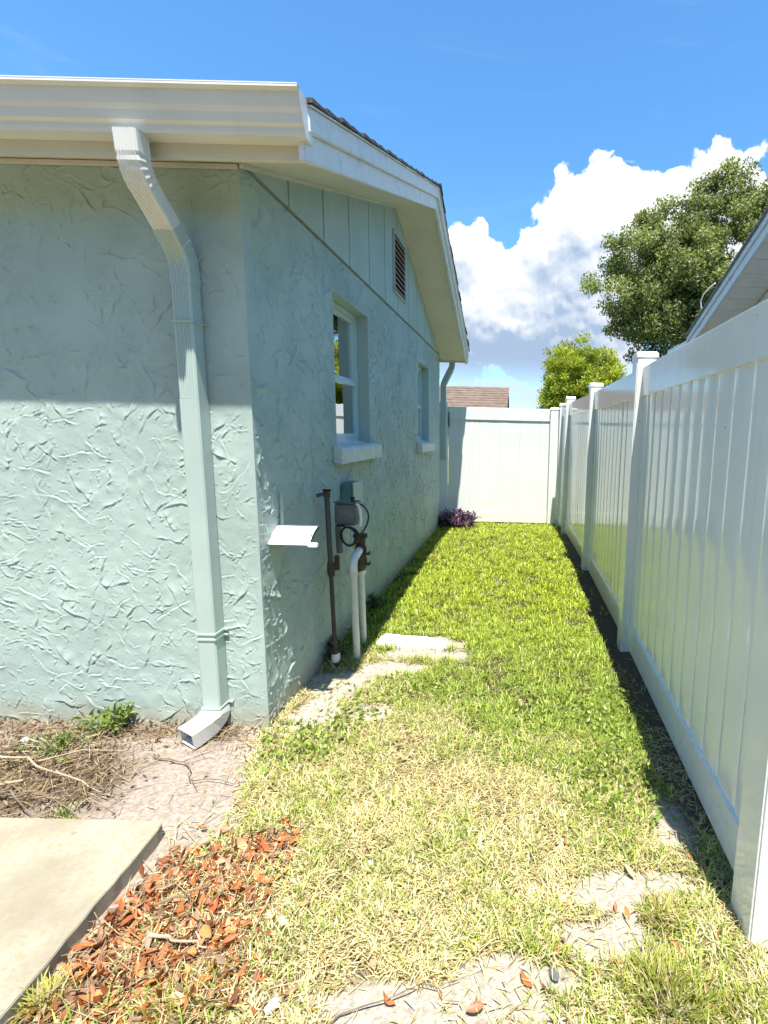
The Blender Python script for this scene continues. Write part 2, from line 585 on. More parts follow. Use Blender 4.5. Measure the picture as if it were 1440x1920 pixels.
def dead_leaf_mat():
    m, b, out = new_mat('fallen_leaf')
    oi = b.n('ShaderNodeObjectInfo').outputs['Random']
    ramp = b.n('ShaderNodeValToRGB', {0: oi})
    el = ramp.color_ramp.elements
    cs = [(0.0, (0.34, 0.085, 0.025)), (0.2, (0.52, 0.17, 0.04)), (0.4, (0.30, 0.11, 0.05)), (0.55, (0.60, 0.26, 0.08)), (0.7, (0.56, 0.36, 0.20)), (0.85, (0.42, 0.25, 0.15)), (1.0, (0.20, 0.09, 0.045))]
    el[0].position, el[0].color = 0, (*cs[0][1], 1)
    el[1].position, el[1].color = 1, (*cs[-1][1], 1)
    for p_, c_ in cs[1:-1]:
        e = el.new(p_)
        e.color = (*c_, 1)
    tc = b.n('ShaderNodeTexCoord').outputs['Object']
    n = b.noise(tc, 70.0, 5.0, 0.65)
    c = b.mix(b.math('MULTIPLY', b.mapr(n, 0.45, 0.7), 0.5), ramp.outputs[0], (0.13, 0.055, 0.03))
    p = b.n('ShaderNodeBsdfPrincipled', {'Base Color': c, 'Roughness': 0.5, 'Specular IOR Level': 0.4})
    tr = b.n('ShaderNodeBsdfTranslucent', {'Color': c})
    mx = b.n('ShaderNodeMixShader', {0: 0.12, 1: p.outputs[0], 2: tr.outputs[0]})
    b.t.links.new(mx.outputs[0], out.inputs[0])


dead_leaf_mat()

# ------------------------------------------------------------------ ground
XW, YC, YF = -1.18, 2.187, 7.30        # house side wall, front wall, far wall


def gz(x, y):
    x = np.asarray(x, float)
    y = np.asarray(y, float)
    near = np.exp(-((x + 0.6) / 3.2) ** 2 - ((y - 3) / 5.0) ** 2)
    return ((vnoise(x, y, 0.45, 3, 3) - 0.5) * 0.03 + (vnoise(x, y, 0.07, 5, 2) - 0.5) * 0.014) * near


def blob(x, y, cx, cy, rx, ry, soft=0.6, wob=0.62, seed=21):
    d = np.sqrt(((x - cx) / rx) ** 2 + ((y - cy) / ry) ** 2)
    d = d + (vnoise(x, y, 0.16, seed, 3) - 0.5) * 2 * wob
    return 1 - sstep(d, 1 - soft, 1 + soft)


def zones(x, y):
    """how much bare sand, green, straw and mulch there is at each point (0..1)"""
    x = np.asarray(x, float)
    y = np.asarray(y, float)
    bare = np.zeros_like(x)
    for cx, cy, rx, ry in ((-0.98, 2.62, 0.22, 0.18), (-0.75, 2.80, 0.24, 0.10), (-0.72, 2.33, 0.14, 0.09), (-1.02, 2.30, 0.13, 0.22),
                           (0.36, 1.36, 0.17, 0.09), (0.52, 1.40, 0.13, 0.06), (0.30, 1.20, 0.22, 0.09), (0.05, 1.12, 0.22, 0.05), (-0.22, 1.03, 0.34, 0.065),
                           (0.5, 1.05, 0.14, 0.08), (0.62, 1.62, 0.08, 0.14), (-0.1, 0.86, 0.8, 0.09), (-0.62, 2.99, 0.30, 0.10), (-0.66, 3.16, 0.30, 0.10)):
        bare = np.maximum(bare, blob(x, y, cx, cy, rx, ry))
    yard = 1 - sstep(x + (vnoise(x, y, 0.2, 8, 3) - 0.5) * 0.22 + 0.10 * sstep(y, 1.7, 2.1), -1.12, -1.0)   # left of the grass: the sandy yard
    yard = yard * (1 - sstep(y, 2.15, 2.35))
    bare = np.maximum(bare, yard)
    mulch = np.maximum(blob(x, y, -2.05, 1.78, 0.46, 0.27, 0.4, 0.35, 33), 0.75 * sstep(y + (vnoise(x, y, 0.12, 34, 3) - 0.5) * 0.16, 2.02, 2.15) * (x < -1.3))
    pile = np.maximum(np.maximum(blob(x, y, -0.98, 1.30, 0.20, 0.20, 0.45, 0.3, 35), blob(x, y, -0.92, 1.06, 0.28, 0.18, 0.4, 0.3, 36)), blob(x, y, -0.86, 1.48, 0.12, 0.10, 0.45, 0.3, 37))
    pile = pile * sstep(x, -1.22, -1.17)
    straw = (1 - sstep(y + (vnoise(x, y, 0.35, 11, 3) - 0.5) * 1.2 + (x + 0.2) * 0.55, 1.75, 2.75))
    straw = np.clip(straw, 0, 1)
    return bare, yard, mulch, pile, straw


def build_ground():
    xs = np.concatenate([-np.geomspace(300, 3.2, 22), np.arange(-3.0, 1.5, 0.022), np.geomspace(1.7, 300, 22)])
    ys = np.concatenate([-np.geomspace(60, 0.6, 14), np.arange(0.5, 3.4, 0.022), np.arange(3.4, 9, 0.07), np.geomspace(9.3, 600, 24)])
    X, Y = np.meshgrid(xs, ys)
    Z = gz(X, Y)
    nx, ny = len(xs), len(ys)
    idx = np.arange(nx * ny).reshape(ny, nx)
    F = np.stack([idx[:-1, :-1], idx[:-1, 1:], idx[1:, 1:], idx[1:, :-1]], -1).reshape(-1, 4)
    me = np_mesh('ground', np.stack([X, Y, Z], -1).reshape(-1, 3), F, True)
    bare, yard, mulch, pile, straw = zones(X, Y)
    sand = np.array([0.43, 0.385, 0.315])
    pink = np.array([0.33, 0.265, 0.225])
    soil = np.array([0.075, 0.068, 0.032])
    thatch = np.array([0.15, 0.115, 0.06])
    c = soil[None, None] * (1 - straw[..., None]) + thatch * straw[..., None]
    s = sand + (pink - sand) * (yard * (0.35 + 0.65 * vnoise(X, Y, 0.3, 9, 3)))[..., None]
    c = c + (s - c) * np.clip(bare * 1.15, 0, 1)[..., None]
    mul = np.array([0.085, 0.055, 0.038])
    c = c + (mul - c) * (mulch * 0.9)[..., None]
    lit = np.array([0.26, 0.15, 0.085])
    c = c + (lit - c) * (pile * 0.75)[..., None]
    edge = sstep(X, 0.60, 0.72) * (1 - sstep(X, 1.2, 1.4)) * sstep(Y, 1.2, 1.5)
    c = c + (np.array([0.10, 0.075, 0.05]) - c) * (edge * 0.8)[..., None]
    lawn = np.array([0.13, 0.15, 0.05])
    far = sstep(np.abs(X) + 0 * Y, 3.0, 6.0)[..., None]
    c = c + (lawn - c) * np.maximum(far, sstep(Y, 7.5, 8.5)[..., None])
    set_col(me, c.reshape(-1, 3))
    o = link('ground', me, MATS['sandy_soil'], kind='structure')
    o['label'] = 'sandy ground with patchy soil between the house and the fence'
    return o


build_ground()

# concrete pavement at the lower left, with a rough broken edge
def build_pavement():
    m = MB()
    pr_ = random.Random(4)
    top = [(-5.0, -2.0), (-1.175, -2.0), (-1.182, 0.55)]
    for k in range(1, 30):
        yy = 0.55 + (1.535 - 0.55) * k / 30
        top.append((-1.180 - 0.042 * ((yy - 0.55) / 0.98) ** 1.5 + pr_.gauss(0, 0.0011) - (0.004 if k in (11, 21, 22) else 0), yy))
    top += [(-1.228, 1.538), (-1.243, 1.548)]
    for k in range(1, 26):
        top.append((-1.243 - k * 0.045, 1.549 + pr_.gauss(0, 0.001)))
    top.append((-5.0, 1.552))
    m.prism(top, 'z', -0.06, 0.052)
    o = m.build('pavement', MATS['old_concrete'], bevel=0.0025, kind='structure')
    o['label'] = 'weathered cream concrete walkway slab at the lower left'
    return o


build_pavement()

# ------------------------------------------------------------------ house
house = thing('house', 'mint green stucco house with white gutter and gable end on the left', 'house', (XW, YC, 0))
SL, ZS, YR = 0.36, 2.512, 4.78


def under(y):
    return ZS + SL * (y - YC) if y <= YR else ZS + SL * (YR - YC) - (SL * (YR - YC) - 0.0) * (y - YR) / (YF - YR)


def band(ny, nx, dx, dy, L, r, width=0.6, stretch=1.0):
    w = r.standard_normal((ny, nx))
    fy = np.fft.fftfreq(ny, dy)[:, None]
    fx = np.fft.fftfreq(nx, dx)[None, :]
    k = np.sqrt((fx * stretch) ** 2 + fy ** 2) * L
    filt = np.exp(-((np.log(np.maximum(k, 1e-6))) ** 2) / (2 * width ** 2))
    n = np.fft.ifft2(np.fft.fft2(w) * filt).real
    return n / n.std()


def blur(h, sy, sx):
    ny, nx = h.shape
    fy = np.fft.fftfreq(ny)[:, None]
    fx = np.fft.fftfreq(nx)[None, :]
    g = np.exp(-2 * (np.pi ** 2) * ((sy * fy) ** 2 + (sx * fx) ** 2))
    return np.fft.ifft2(np.fft.fft2(h) * g).real


def stucco_height(ny, nx, dx, dy, seed, gain=1.0):
    """skip-trowel plaster: flat pats that end in thin, wavering ridges with one steep side"""
    r = np.random.default_rng(seed)
    h = np.zeros((ny, nx))
    g = np.zeros((ny, nx))
    area = nx * dx * ny * dy
    steep = max(0.0020, 0.42 * dx)
    for per, l0, l1, a0, a1, d0, d1 in ((115, 0.05, 0.24, 0.0028, 0.0054, 0.005, 0.020), (190, 0.02, 0.08, 0.0018, 0.0042, 0.004, 0.011), (380, 0.008, 0.025, 0.0012, 0.0030, 0.003, 0.007)):
        for k in range(int(area * per)):
            L = r.uniform(l0, l1)
            ramp = r.uniform(d0, d1)
            R = L / 2 + ramp * 2 + 0.01
            cx, cy = r.uniform(0, nx * dx), r.uniform(0, ny * dy)
            i0, i1 = max(0, int((cx - R) / dx)), min(nx, int((cx + R) / dx) + 1)
            j0, j1 = max(0, int((cy - R) / dy)), min(ny, int((cy + R) / dy) + 1)
            if i1 - i0 < 2 or j1 - j0 < 2:
                continue
            X = (np.arange(i0, i1) * dx - cx)[None, :]
            Y = (np.arange(j0, j1) * dy - cy)[:, None]
            a = r.uniform(0, 2 * np.pi)
            u = X * np.cos(a) + Y * np.sin(a)
            v = -X * np.sin(a) + Y * np.cos(a)
            w = L * (r.normal(0, 0.10) * np.sin(u / L * r.uniform(2.5, 6) + r.uniform(0, 6)) + r.normal(0, 0.035) * np.sin(u / L * r.uniform(7, 13) + r.uniform(0, 6)) + r.normal(0, 0.010) * np.sin(u / L * r.uniform(15, 30) + r.uniform(0, 6)))
            v = v - w + r.normal(0, 0.5) / L * 0.3 * u * u
            t = np.clip(1 - (2 * u / L) ** 2, 0, 1) ** 0.6
            am = r.uniform(a0, a1) * t * (0.65 + 0.35 * np.sin(u / L * r.uniform(6, 22) + r.uniform(0, 6)))
            prof = np.where(v > 0, np.exp(-v / ramp), np.exp(v / steep))
            h[j0:j1, i0:i1] = np.maximum(h[j0:j1, i0:i1], am * prof)
            g[j0:j1, i0:i1] = np.maximum(g[j0:j1, i0:i1], am * np.exp(-((v + 1.9 * steep) / (1.1 * steep)) ** 2))
    h = (h - 0.75 * g) * gain
    h += 0.0004 * band(ny, nx, dx, dy, 0.20, r, 0.7) + 0.00008 * band(ny, nx, dx, dy, 0.022, r, 0.5)
    return h


def front_wall():
    x0, x1, z0, z1 = -2.75, XW, -0.06, ZS + 0.01
    st = 0.0039
    nx, nz = int((x1 - x0) / st), int((z1 - z0) / st)
    xs, zs = np.linspace(x0, x1, nx), np.linspace(z0, z1, nz)
    h = stucco_height(nz, nx, st, st, 11, 1.2)
    fade = sstep(x1 - xs, 0.0, 0.03)[None, :]
    h = h * fade
    X, Z = np.meshgrid(xs, zs)
    V = np.stack([X, YC - np.maximum(h, -0.009), Z], -1)
    V[:, -1, 1] = YC
    idx = np.arange(nx * nz).reshape(nz, nx)
    F = np.stack([idx[:-1, :-1], idx[:-1, 1:], idx[1:, 1:], idx[1:, :-1]], -1).reshape(-1, 4)
    me = np_mesh('front_wall', V.reshape(-1, 3), F, True)
    return link('front_wall', me, MATS['mint_stucco'], house)


WIN = [(3.185, 3.90, 1.335, 2.29), (5.78, 6.44, 1.30, 2.225)]


def side_wall():
    y0, y1, z0, z1 = YC, YF, -0.06, ZS
    sy, sz = 0.0064, 0.0054
    ny, nz = int((y1 - y0) / sy), int((z1 - z0) / sz)
    ys, zs = np.linspace(y0, y1, ny), np.linspace(z0, z1, nz)
    h = stucco_height(nz, ny, sy, sz, 23, 2.5)
    h = h * sstep(ys - y0, 0.0, 0.03)[None, :]
    Y, Z = np.meshgrid(ys, zs)
    for a, b_, c, d in WIN:
        e = np.maximum(np.maximum(a - Y, Y - b_), np.maximum(c - Z, Z - d))
        h = h * sstep(e, 0.0, 0.02)
        # snap the nearest grid lines to the opening
    V = np.stack([XW + np.maximum(h, -0.009), Y, Z], -1)
    V[:, 0, 0] = XW
    idx = np.arange(ny * nz).reshape(nz, ny)
    F = np.stack([idx[:-1, :-1], idx[:-1, 1:], idx[1:, 1:], idx[1:, :-1]], -1)
    cy, cz = (ys[:-1] + ys[1:]) / 2, (zs[:-1] + zs[1:]) / 2
    CY, CZ = np.meshgrid(cy, cz)
    keep = np.ones(CY.shape, bool)
    openings = []
    for a, b_, c, d in WIN:
        m = (CY > a) & (CY < b_) & (CZ > c) & (CZ < d)
        keep &= ~m
        rr, cc = np.where(m)
        openings.append((ys[cc.min()], ys[cc.max() + 1], zs[rr.min()], zs[rr.max() + 1]))
    me = np_mesh('side_wall', V.reshape(-1, 3), F[keep].reshape(-1, 4), True)
    link('side_wall', me, MATS['mint_stucco'], house)
    return openings


front_wall()
OPEN = side_wall()
MB().box(-7.0, -2.75, YC - 0.0015, YC + 0.2, -0.06, ZS + 0.01).build('front_wall', MATS['mint_stucco'], house)
MB().box(-7.0, XW - 0.003, YF - 0.2, YF, -0.06, ZS).build('back_wall', MATS['mint_stucco'], house)
MB().box(-7.2, -7.0, YC, YF, -0.06, ZS).build('far_wall', MATS['mint_stucco'], house)

# windows
def window(a, b_, c, d, label):
    """opening y a..b, z c..d in the side wall"""
    # plaster reveal that lines the opening
    rv = MB()
    xi = XW - 0.125
    rv.add([(XW, a, c), (XW, a, d), (xi, a, d), (xi, a, c)], [(0, 1, 2, 3)])
    rv.add([(XW, b_, c), (XW, b_, d), (xi, b_, d), (xi, b_, c)], [(0, 1, 2, 3)])
    rv.add([(XW, a, d), (XW, b_, d), (xi, b_, d), (xi, a, d)], [(0, 1, 2, 3)])
    w = MB()
    xo = XW - 0.085
    t = 0.036
    # outer frame
    w.box(xi, xo, a + 0.001, a + t, c + 0.001, d - 0.001).box(xi, xo, b_ - t, b_ - 0.001, c + 0.001, d - 0.001)
    w.box(xi, xo - 0.001, a + t, b_ - t, d - t, d - 0.001).box(xi, xo - 0.001, a + t, b_ - t, c + 0.001, c + t)
    win = w.build('window', MATS['window_aluminium'], house, 0.003)
    win['label'] = label
    rv.build('reveal', MATS['mint_paint'], win)
    mid = c + (d - c) * 0.47
    s = MB()
    y0, y1 = a + t + 0.001, b_ - t - 0.001
    ts = 0.026
    xs0, xs1 = xo - 0.026, xo - 0.006
    s.box(xs0 - 0.012, xs1 - 0.010, y0, y0 + ts, mid, d - t - 0.001).box(xs0 - 0.012, xs1 - 0.010, y1 - ts, y1, mid, d - t - 0.001)
    s.box(xs0 - 0.012, xs1 - 0.010, y0 + ts, y1 - ts, d - t - 0.028, d - t - 0.001).box(xs0 - 0.012, xs1 - 0.010, y0 + ts, y1 - ts, mid, mid + 0.03)
    s.build('upper_sash', MATS['window_aluminium'], win, 0.002)
    s = MB()
    s.box(xs0, xs1, y0, y0 + ts, c + t + 0.001, mid + 0.012).box(xs0, xs1, y1 - ts, y1, c + t + 0.001, mid + 0.012)
    s.box(xs0, xs1 - 0.001, y0 + ts, y1 - ts, c + t + 0.001, c + t + 0.034).box(xs0, xs1 + 0.006, y0 + ts, y1 - ts, mid - 0.024, mid + 0.012)
    s.build('lower_sash', MATS['window_aluminium'], win, 0.002)
    for (z0, z1, xg) in ((mid + 0.028, d - t - 0.026, xs0 - 0.004), (c + t + 0.032, mid - 0.022, xs0 + 0.008)):
        g = MB()
        g.box(xg - 0.003, xg, y0 + ts - 0.002, y1 - ts + 0.002, z0, z1)
        g.build('pane', MATS['window_glass'], win)
    bl = MB()
    n = int((d - c - 0.08) / 0.028)
    for k in range(n):
        z = c + 0.05 + k * 0.028
        bl.add([(xi - 0.028, y0, z - 0.008), (xi - 0.028, y1, z - 0.008), (xi - 0.006, y1, z + 0.009), (xi - 0.006, y0, z + 0.009)], [(0, 1, 2, 3)])
    bl.build('blind', MATS['blind_vinyl'], win)
    MB().box(xi - 0.12, xi - 0.06, a - 0.1, b_ + 0.1, c - 0.1, d + 0.1).build('room_dark', MATS['dark_void'], win)
    # sloping masonry sill
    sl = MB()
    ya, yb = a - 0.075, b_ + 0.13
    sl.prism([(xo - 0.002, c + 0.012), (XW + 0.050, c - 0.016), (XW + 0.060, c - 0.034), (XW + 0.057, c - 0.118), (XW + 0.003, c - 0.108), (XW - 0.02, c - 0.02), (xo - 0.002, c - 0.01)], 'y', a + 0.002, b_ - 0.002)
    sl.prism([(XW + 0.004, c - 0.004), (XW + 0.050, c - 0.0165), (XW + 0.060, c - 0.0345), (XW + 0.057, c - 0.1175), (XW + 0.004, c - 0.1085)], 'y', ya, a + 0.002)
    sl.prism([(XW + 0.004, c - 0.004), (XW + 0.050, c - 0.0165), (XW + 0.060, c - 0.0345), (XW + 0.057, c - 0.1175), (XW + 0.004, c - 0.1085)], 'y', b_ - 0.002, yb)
    sl.build('sill', MATS['sill_lit_mint'], win)
    return win


window(*OPEN[0], 'nearer recessed sash window with blind and thick painted sill')
window(*OPEN[1], 'farther narrow-looking sash window near the gate end')

# gable siding: boards with recessed joints
bk = MB()
bk.prism([(YC + 0.01, ZS + 0.003), (YF - 0.01, ZS + 0.003), (YR, under(YR) - 0.002)], 'x', XW - 0.06, XW - 0.012)
bk.build('gable_backing', MATS['mint_siding'], house)
ys = [YC + 0.004] + [2.61 + 0.441 * k for k in range(11)]
ys = [y for y in ys if y < YF - 0.05] + [YF - 0.004]
for k in range(len(ys) - 1):
    a, b_ = ys[k] + 0.0065, ys[k + 1] - 0.0065
    poly = [(a, ZS + 0.012), (b_, ZS + 0.012), (b_, max(under(b_) - 0.003, ZS + 0.013))]
    if a < YR < b_:
        poly.append((YR, under(YR) - 0.003))
    poly.append((a, max(under(a) - 0.003, ZS + 0.014)))
    MB().prism(poly, 'x', XW - 0.011, XW + 0.012).build('siding_board', MATS['mint_siding'], house, 0.002)

# louvred vent in the gable
va, vb, vc, vd = 4.635, 5.08, 2.675, 3.205
v = MB()
xo = XW + 0.0122
v.box(xo, xo + 0.018, va, va + 0.022, vc, vd).box(xo, xo + 0.018, vb - 0.022, vb, vc, vd)
v.box(xo, xo + 0.0175, va + 0.022, vb - 0.022, vc, vc + 0.022).box(xo, xo + 0.0175, va + 0.022, vb - 0.022, vd - 0.022, vd)
vent = v.build('gable_vent', MATS['mint_siding'], house, 0.002)
MB().box(xo, xo + 0.003, va + 0.022, vb - 0.022, vc + 0.022, vd - 0.022).build('vent_opening', MATS['dark_void'], vent)
for k in range(10):
    z = vc + 0.030 + k * 0.0475
    MB().prism([(xo + 0.004, z + 0.026), (xo + 0.008, z + 0.028), (xo + 0.026, z + 0.004), (xo + 0.022, z)], 'y', va + 0.022, vb - 0.022).build('slat', MATS['vent_slat'], vent)

# eaves, soffits, fascias
XR = -0.80
YE, YE2 = 1.972, 7.46          # fascia faces, near and far


def strip_yz(y0, y1, lo, hi):
    return [(y0, under(y0) + lo), (y1, under(y1) + lo), (y1, under(y1) + hi), (y0, under(y0) + hi)]


MB().prism(strip_yz(YE + 0.02, YR, 0.0, 0.012), 'x', XW - 0.001, XR - 0.025).build('rake_soffit', MATS['cream_paint'], house)
MB().prism(strip_yz(YR, YE2 - 0.02, 0.0, 0.012), 'x', XW - 0.001, XR - 0.025).build('rake_soffit', MATS['cream_paint'], house)
MB().prism(strip_yz(YE + 0.02, YC + 0.05, 0.0, 0.0115), 'x', -7.0, XW - 0.001).build('eave_soffit', MATS['cream_paint'], house)
# trim bead where soffit meets wall and gable
MB().box(-7.0, XW + 0.002, YC - 0.016, YC - 0.004, ZS - 0.026, ZS - 0.007).build('frieze_bead', MATS['cream_paint'], house, 0.003)
MB().prism(strip_yz(YC - 0.016, YR, -0.020, -0.001), 'x', XW + 0.0125, XW + 0.026).build('rake_bead', MATS['cream_paint'], house)
MB().prism(strip_yz(YR, YF, -0.020, -0.001), 'x', XW + 0.0125, XW + 0.026).build('rake_bead', MATS['cream_paint'], house)
# rake fascia: wide lower board and stepped upper trim
for y0, y1 in ((YE - 0.035, YR - 0.001), (YR + 0.001, YE2 + 0.035)):
    MB().prism(strip_yz(y0, y1, -0.018, 0.15), 'x', XR - 0.025, XR).build('rake_fascia', MATS['white_trim'], house, 0.003)
    MB().prism(strip_yz(y0, y1, 0.078, 0.160), 'x', XR + 0.0005, XR + 0.020).build('rake_trim', MATS['white_trim'], house, 0.003)
    MB().prism(strip_yz(y0 - 0.004, y1, 0.161, 0.166), 'x', XR - 0.06, XR + 0.030).build('drip_edge', MATS['white_metal'], house)
MB().box(-7.0, XR - 0.0255, YE, YE + 0.02, under(YE) - 0.012, under(YE) + 0.148).build('eave_fascia', MATS['cream_paint'], house, 0.002)
MB().box(-7.0, XR - 0.0255, YE2 - 0.02, YE2, under(YE2) - 0.012, under(YE2) + 0.148).build('eave_fascia', MATS['cream_paint'], house, 0.002)

# roof: deck plus courses of shingles
deck = MB()
deck.prism(strip_yz(YE - 0.02, YR, 0.1505, 0.160), 'x', -7.2, XR - 0.061)
deck.prism(strip_yz(YR, YE2 + 0.02, 0.1505, 0.160), 'x', -7.2, XR - 0.061)
roof = deck.build('roof', MATS['asphalt_shingle'], house)
for sgn, (ya, yb) in ((1, (YE - 0.045, YR)), (-1, (YE2 + 0.045, YR))):
    n = 19
    for k in range(n):
        y0 = ya + (yb - ya) * k / n
        y1 = ya + (yb - ya) * (k + 1.25) / n
        if sgn * (y1 - yb) > 0:
            y1 = yb
        j = random.uniform(-0.008, 0.008)
        z0, z1 = under(min(max(y0, YE - 0.045), YE2 + 0.045)), under(y1)
        poly = [(y0, z0 + 0.172), (y1, z1 + 0.167), (y1, z1 + 0.171), (y0, z0 + 0.188)]
        MB().prism(poly, 'x', -7.2, XR + 0.040 + j).build('shingle_course', MATS['asphalt_shingle'], roof)
MB().prism([(YR - 0.12, under(YR) + 0.145), (YR, under(YR) + 0.205), (YR + 0.12, under(YR) + 0.145), (YR, under(YR) + 0.172)], 'x', -7.2, XR + 0.045).build('ridge_cap', MATS['asphalt_shingle'], roof)

# gutter with K-style front
zt = 2.598
outer = [(YE - 0.001, zt), (YE - 0.001, zt - 0.1277), (YE - 0.062, zt - 0.1277), (YE - 0.066, zt - 0.1176), (YE - 0.069, zt - 0.1025), (YE - 0.080, zt - 0.0941), (YE - 0.083, zt - 0.0823),
         (YE - 0.087, zt - 0.0672), (YE - 0.096, zt - 0.0521), (YE - 0.101, zt - 0.0353), (YE - 0.107, zt - 0.0101), (YE - 0.122, zt - 0.0042), (YE - 0.122, zt + 0.003), (YE - 0.100, zt + 0.003)]
inner = [(YE - 0.100, zt + 0.0005), (YE - 0.104, zt - 0.0101), (YE - 0.098, zt - 0.0353), (YE - 0.093, zt - 0.0521),
         (YE - 0.084, zt - 0.0672), (YE - 0.080, zt - 0.0823), (YE - 0.066, zt - 0.1042), (YE - 0.060, zt - 0.1256), (YE - 0.0035, zt - 0.1256), (YE - 0.0035, zt)]
g = MB()
g.prism(outer + inner, 'x', -7.0, XR + 0.012)
gut = g.build('gutter', MATS['white_metal'], house)
MB().prism(outer, 'x', XR + 0.0125, XR + 0.0155).build('end_cap', MATS['white_metal'], gut)
lip = MB().prism([(YE - 0.1225, zt + 0.0035), (YE - 0.100, zt + 0.0035), (YE - 0.100, zt + 0.0075), (YE - 0.1225, zt + 0.0075)], 'x', -7.0, XR + 0.016)
lip.build('gutter_lip', MATS['white_metal'], gut)
MB().prism([(YE2 + 0.001, zt - 0.02), (YE2 + 0.001, zt - 0.152), (YE2 + 0.066, zt - 0.152), (YE2 + 0.116, zt - 0.03), (YE2 + 0.116, zt - 0.01)], 'x', -7.0, XR + 0.012).build('gutter', MATS['white_metal'], house)


# downspout
def fluted(w, d, n=6):
    """closed profile (a across, b out from the wall), grooves on the front face"""
    pts = [(w / 2, -d / 2), (w / 2, d / 2 - 0.006), (w / 2 - 0.006, d / 2)]
    x0, x1 = w / 2 - 0.010, -(w / 2 - 0.010)
    for k in range(n):
        a = x0 + (x1 - x0) * k / n
        b_ = x0 + (x1 - x0) * (k + 1) / n
        q = (b_ - a)
        pts += [(a + q * 0.15, d / 2), (a + q * 0.35, d / 2 - 0.0028), (a + q * 0.65, d / 2 - 0.0028), (a + q * 0.85, d / 2)]
    pts += [(-(w / 2 - 0.006), d / 2), (-w / 2, d / 2 - 0.006), (-w / 2, -d / 2)]
    return pts


DX = -1.408
path = [(DX, 2.148, z) for z in (0.12, 0.40, 0.9, 1.3, 1.555)]
q = 0.006
smooth_prof = [(-0.042, -0.035), (-0.042, 0.035 - q), (-0.042 + q, 0.035), (0.042 - q, 0.035), (0.042, 0.035 - q), (0.042, -0.035)]
ds = MB().sweep(path, smooth_prof, side=(1, 0, 0))
down = ds.build('downspout', MATS['mint_metal'], house)
MB().sweep([(DX, 2.148, z) for z in (1.556, 1.7, 1.9, 2.06)], fluted(0.081, 0.068), side=(1, 0, 0)).build('fluted_pipe', MATS['mint_metal'], down)


def arc_yz(x, pts, bend_n=7):
    """polyline in the yz plane with rounded bends"""
    out = []
    for i, (p, r) in enumerate(pts):
        if r == 0 or i in (0, len(pts) - 1):
            out.append((x, p[0], p[1]))
            continue
        a = Vector((pts[i - 1][0][0] - p[0], pts[i - 1][0][1] - p[1])).normalized()
        b_ = Vector((pts[i + 1][0][0] - p[0], pts[i + 1][0][1] - p[1])).normalized()
        pv = Vector(p)
        s, e = pv + a * r, pv + b_ * r
        for k in range(bend_n + 1):
            t = k / bend_n
            q = s * (1 - t) ** 2 + pv * 2 * t * (1 - t) + e * t * t
            out.append((x, q.x, q.y))
    return out


def crimp(n, i0, i1, k=0.035):
    return [1.0 - (k if (i0 <= i <= i1 and i % 2) else 0.0) for i in range(n)]


up = arc_yz(DX, [((2.118, 2.165), 0), ((1.915, 2.345), 0.055), ((1.905, 2.470), 0)], 9)
sc = crimp(len(up), 1, 10, 0.05)
plain = [(-0.047, -0.0345), (-0.047, 0.0345), (0.047, 0.0345), (0.047, -0.0345)]
e1 = MB().sweep(up, fluted(0.084, 0.066), sc, side=(1, 0, 0)).build('upper_elbow', MATS['white_metal'], down, 0.0)
e1['label'] = 'white painted crimped elbow under the gutter'
lo = arc_yz(DX, [((2.148, 2.02), 0), ((2.148, 2.125), 0.06), ((2.06, 2.217), 0)], 12)
MB().sweep(lo, fluted(0.087, 0.072), crimp(len(lo), 1, 13, 0.04), side=(1, 0, 0)).build('lower_elbow', MATS['mint_metal'], down)
for z in (1.87, 0.50, 0.475, 0.135):
    m = MB().box(DX - 0.0455, DX + 0.0455, 2.1095, 2.186, z - 0.005, z + 0.005)
    m.box(DX + 0.0455, DX + 0.064, 2.176, 2.1845, z - 0.0045, z + 0.0045)
    m.build('strap', MATS['mint_metal'], down, 0.001)
# discharge shoe at the foot
shoe = MB()
sp = [(DX, 2.147, 0.125), (DX, 2.145, 0.105), (DX - 0.004, 2.138, 0.088), (DX - 0.010, 2.120, 0.074), (DX - 0.016, 2.095, 0.064), (DX - 0.036, 2.055, 0.054), (DX - 0.056, 2.015, 0.047)]
w, d = 0.050, 0.038
ring = [(-w, -d), (-w, d), (w, d), (w, -d)]
ring_in = [(a * 0.93, b_ * 0.90) for a, b_ in ring]
n0 = len(shoe.v)
shoe.sweep(sp, ring, [0.9, 0.98, 1.0, 1.0, 1.0, 1.0, 1.02], side=(1, 0, 0), caps=False)
no = len(shoe.v)
shoe.sweep(sp, ring_in, [0.9, 0.98, 1.0, 1.0, 1.0, 1.0, 1.02], side=(1, 0, 0), caps=False)
L = (len(sp) - 1) * 4
for j in range(4):
    shoe.f.append((L + j, L + (j + 1) % 4, no + L + (j + 1) % 4, no + L + j))
so = shoe.build('discharge_elbow', MATS['white_metal'], down)
so['label'] = 'white open-mouthed discharge elbow on the ground'
# far downspout at the back corner
fd = arc_yz(XW + 0.16, [((7.51, 2.45), 0), ((7.51, 2.35), 0.03), ((7.40, 2.14), 0.03), ((7.40, 1.0), 0)], 5)
fd = [(XW + 0.16 - 0.12 * min(1, max(0, (2.40 - p[2]) / 0.3)), p[1], p[2]) for p in fd]
MB().sweep(fd, [(-0.04, -0.03), (-0.04, 0.03), (0.04, 0.03), (0.04, -0.03)], side=(1, 0, 0)).build('downspout', MATS['mint_metal'], house)

# ------------------------------------------------------------------ vinyl fences
BW = 0.151


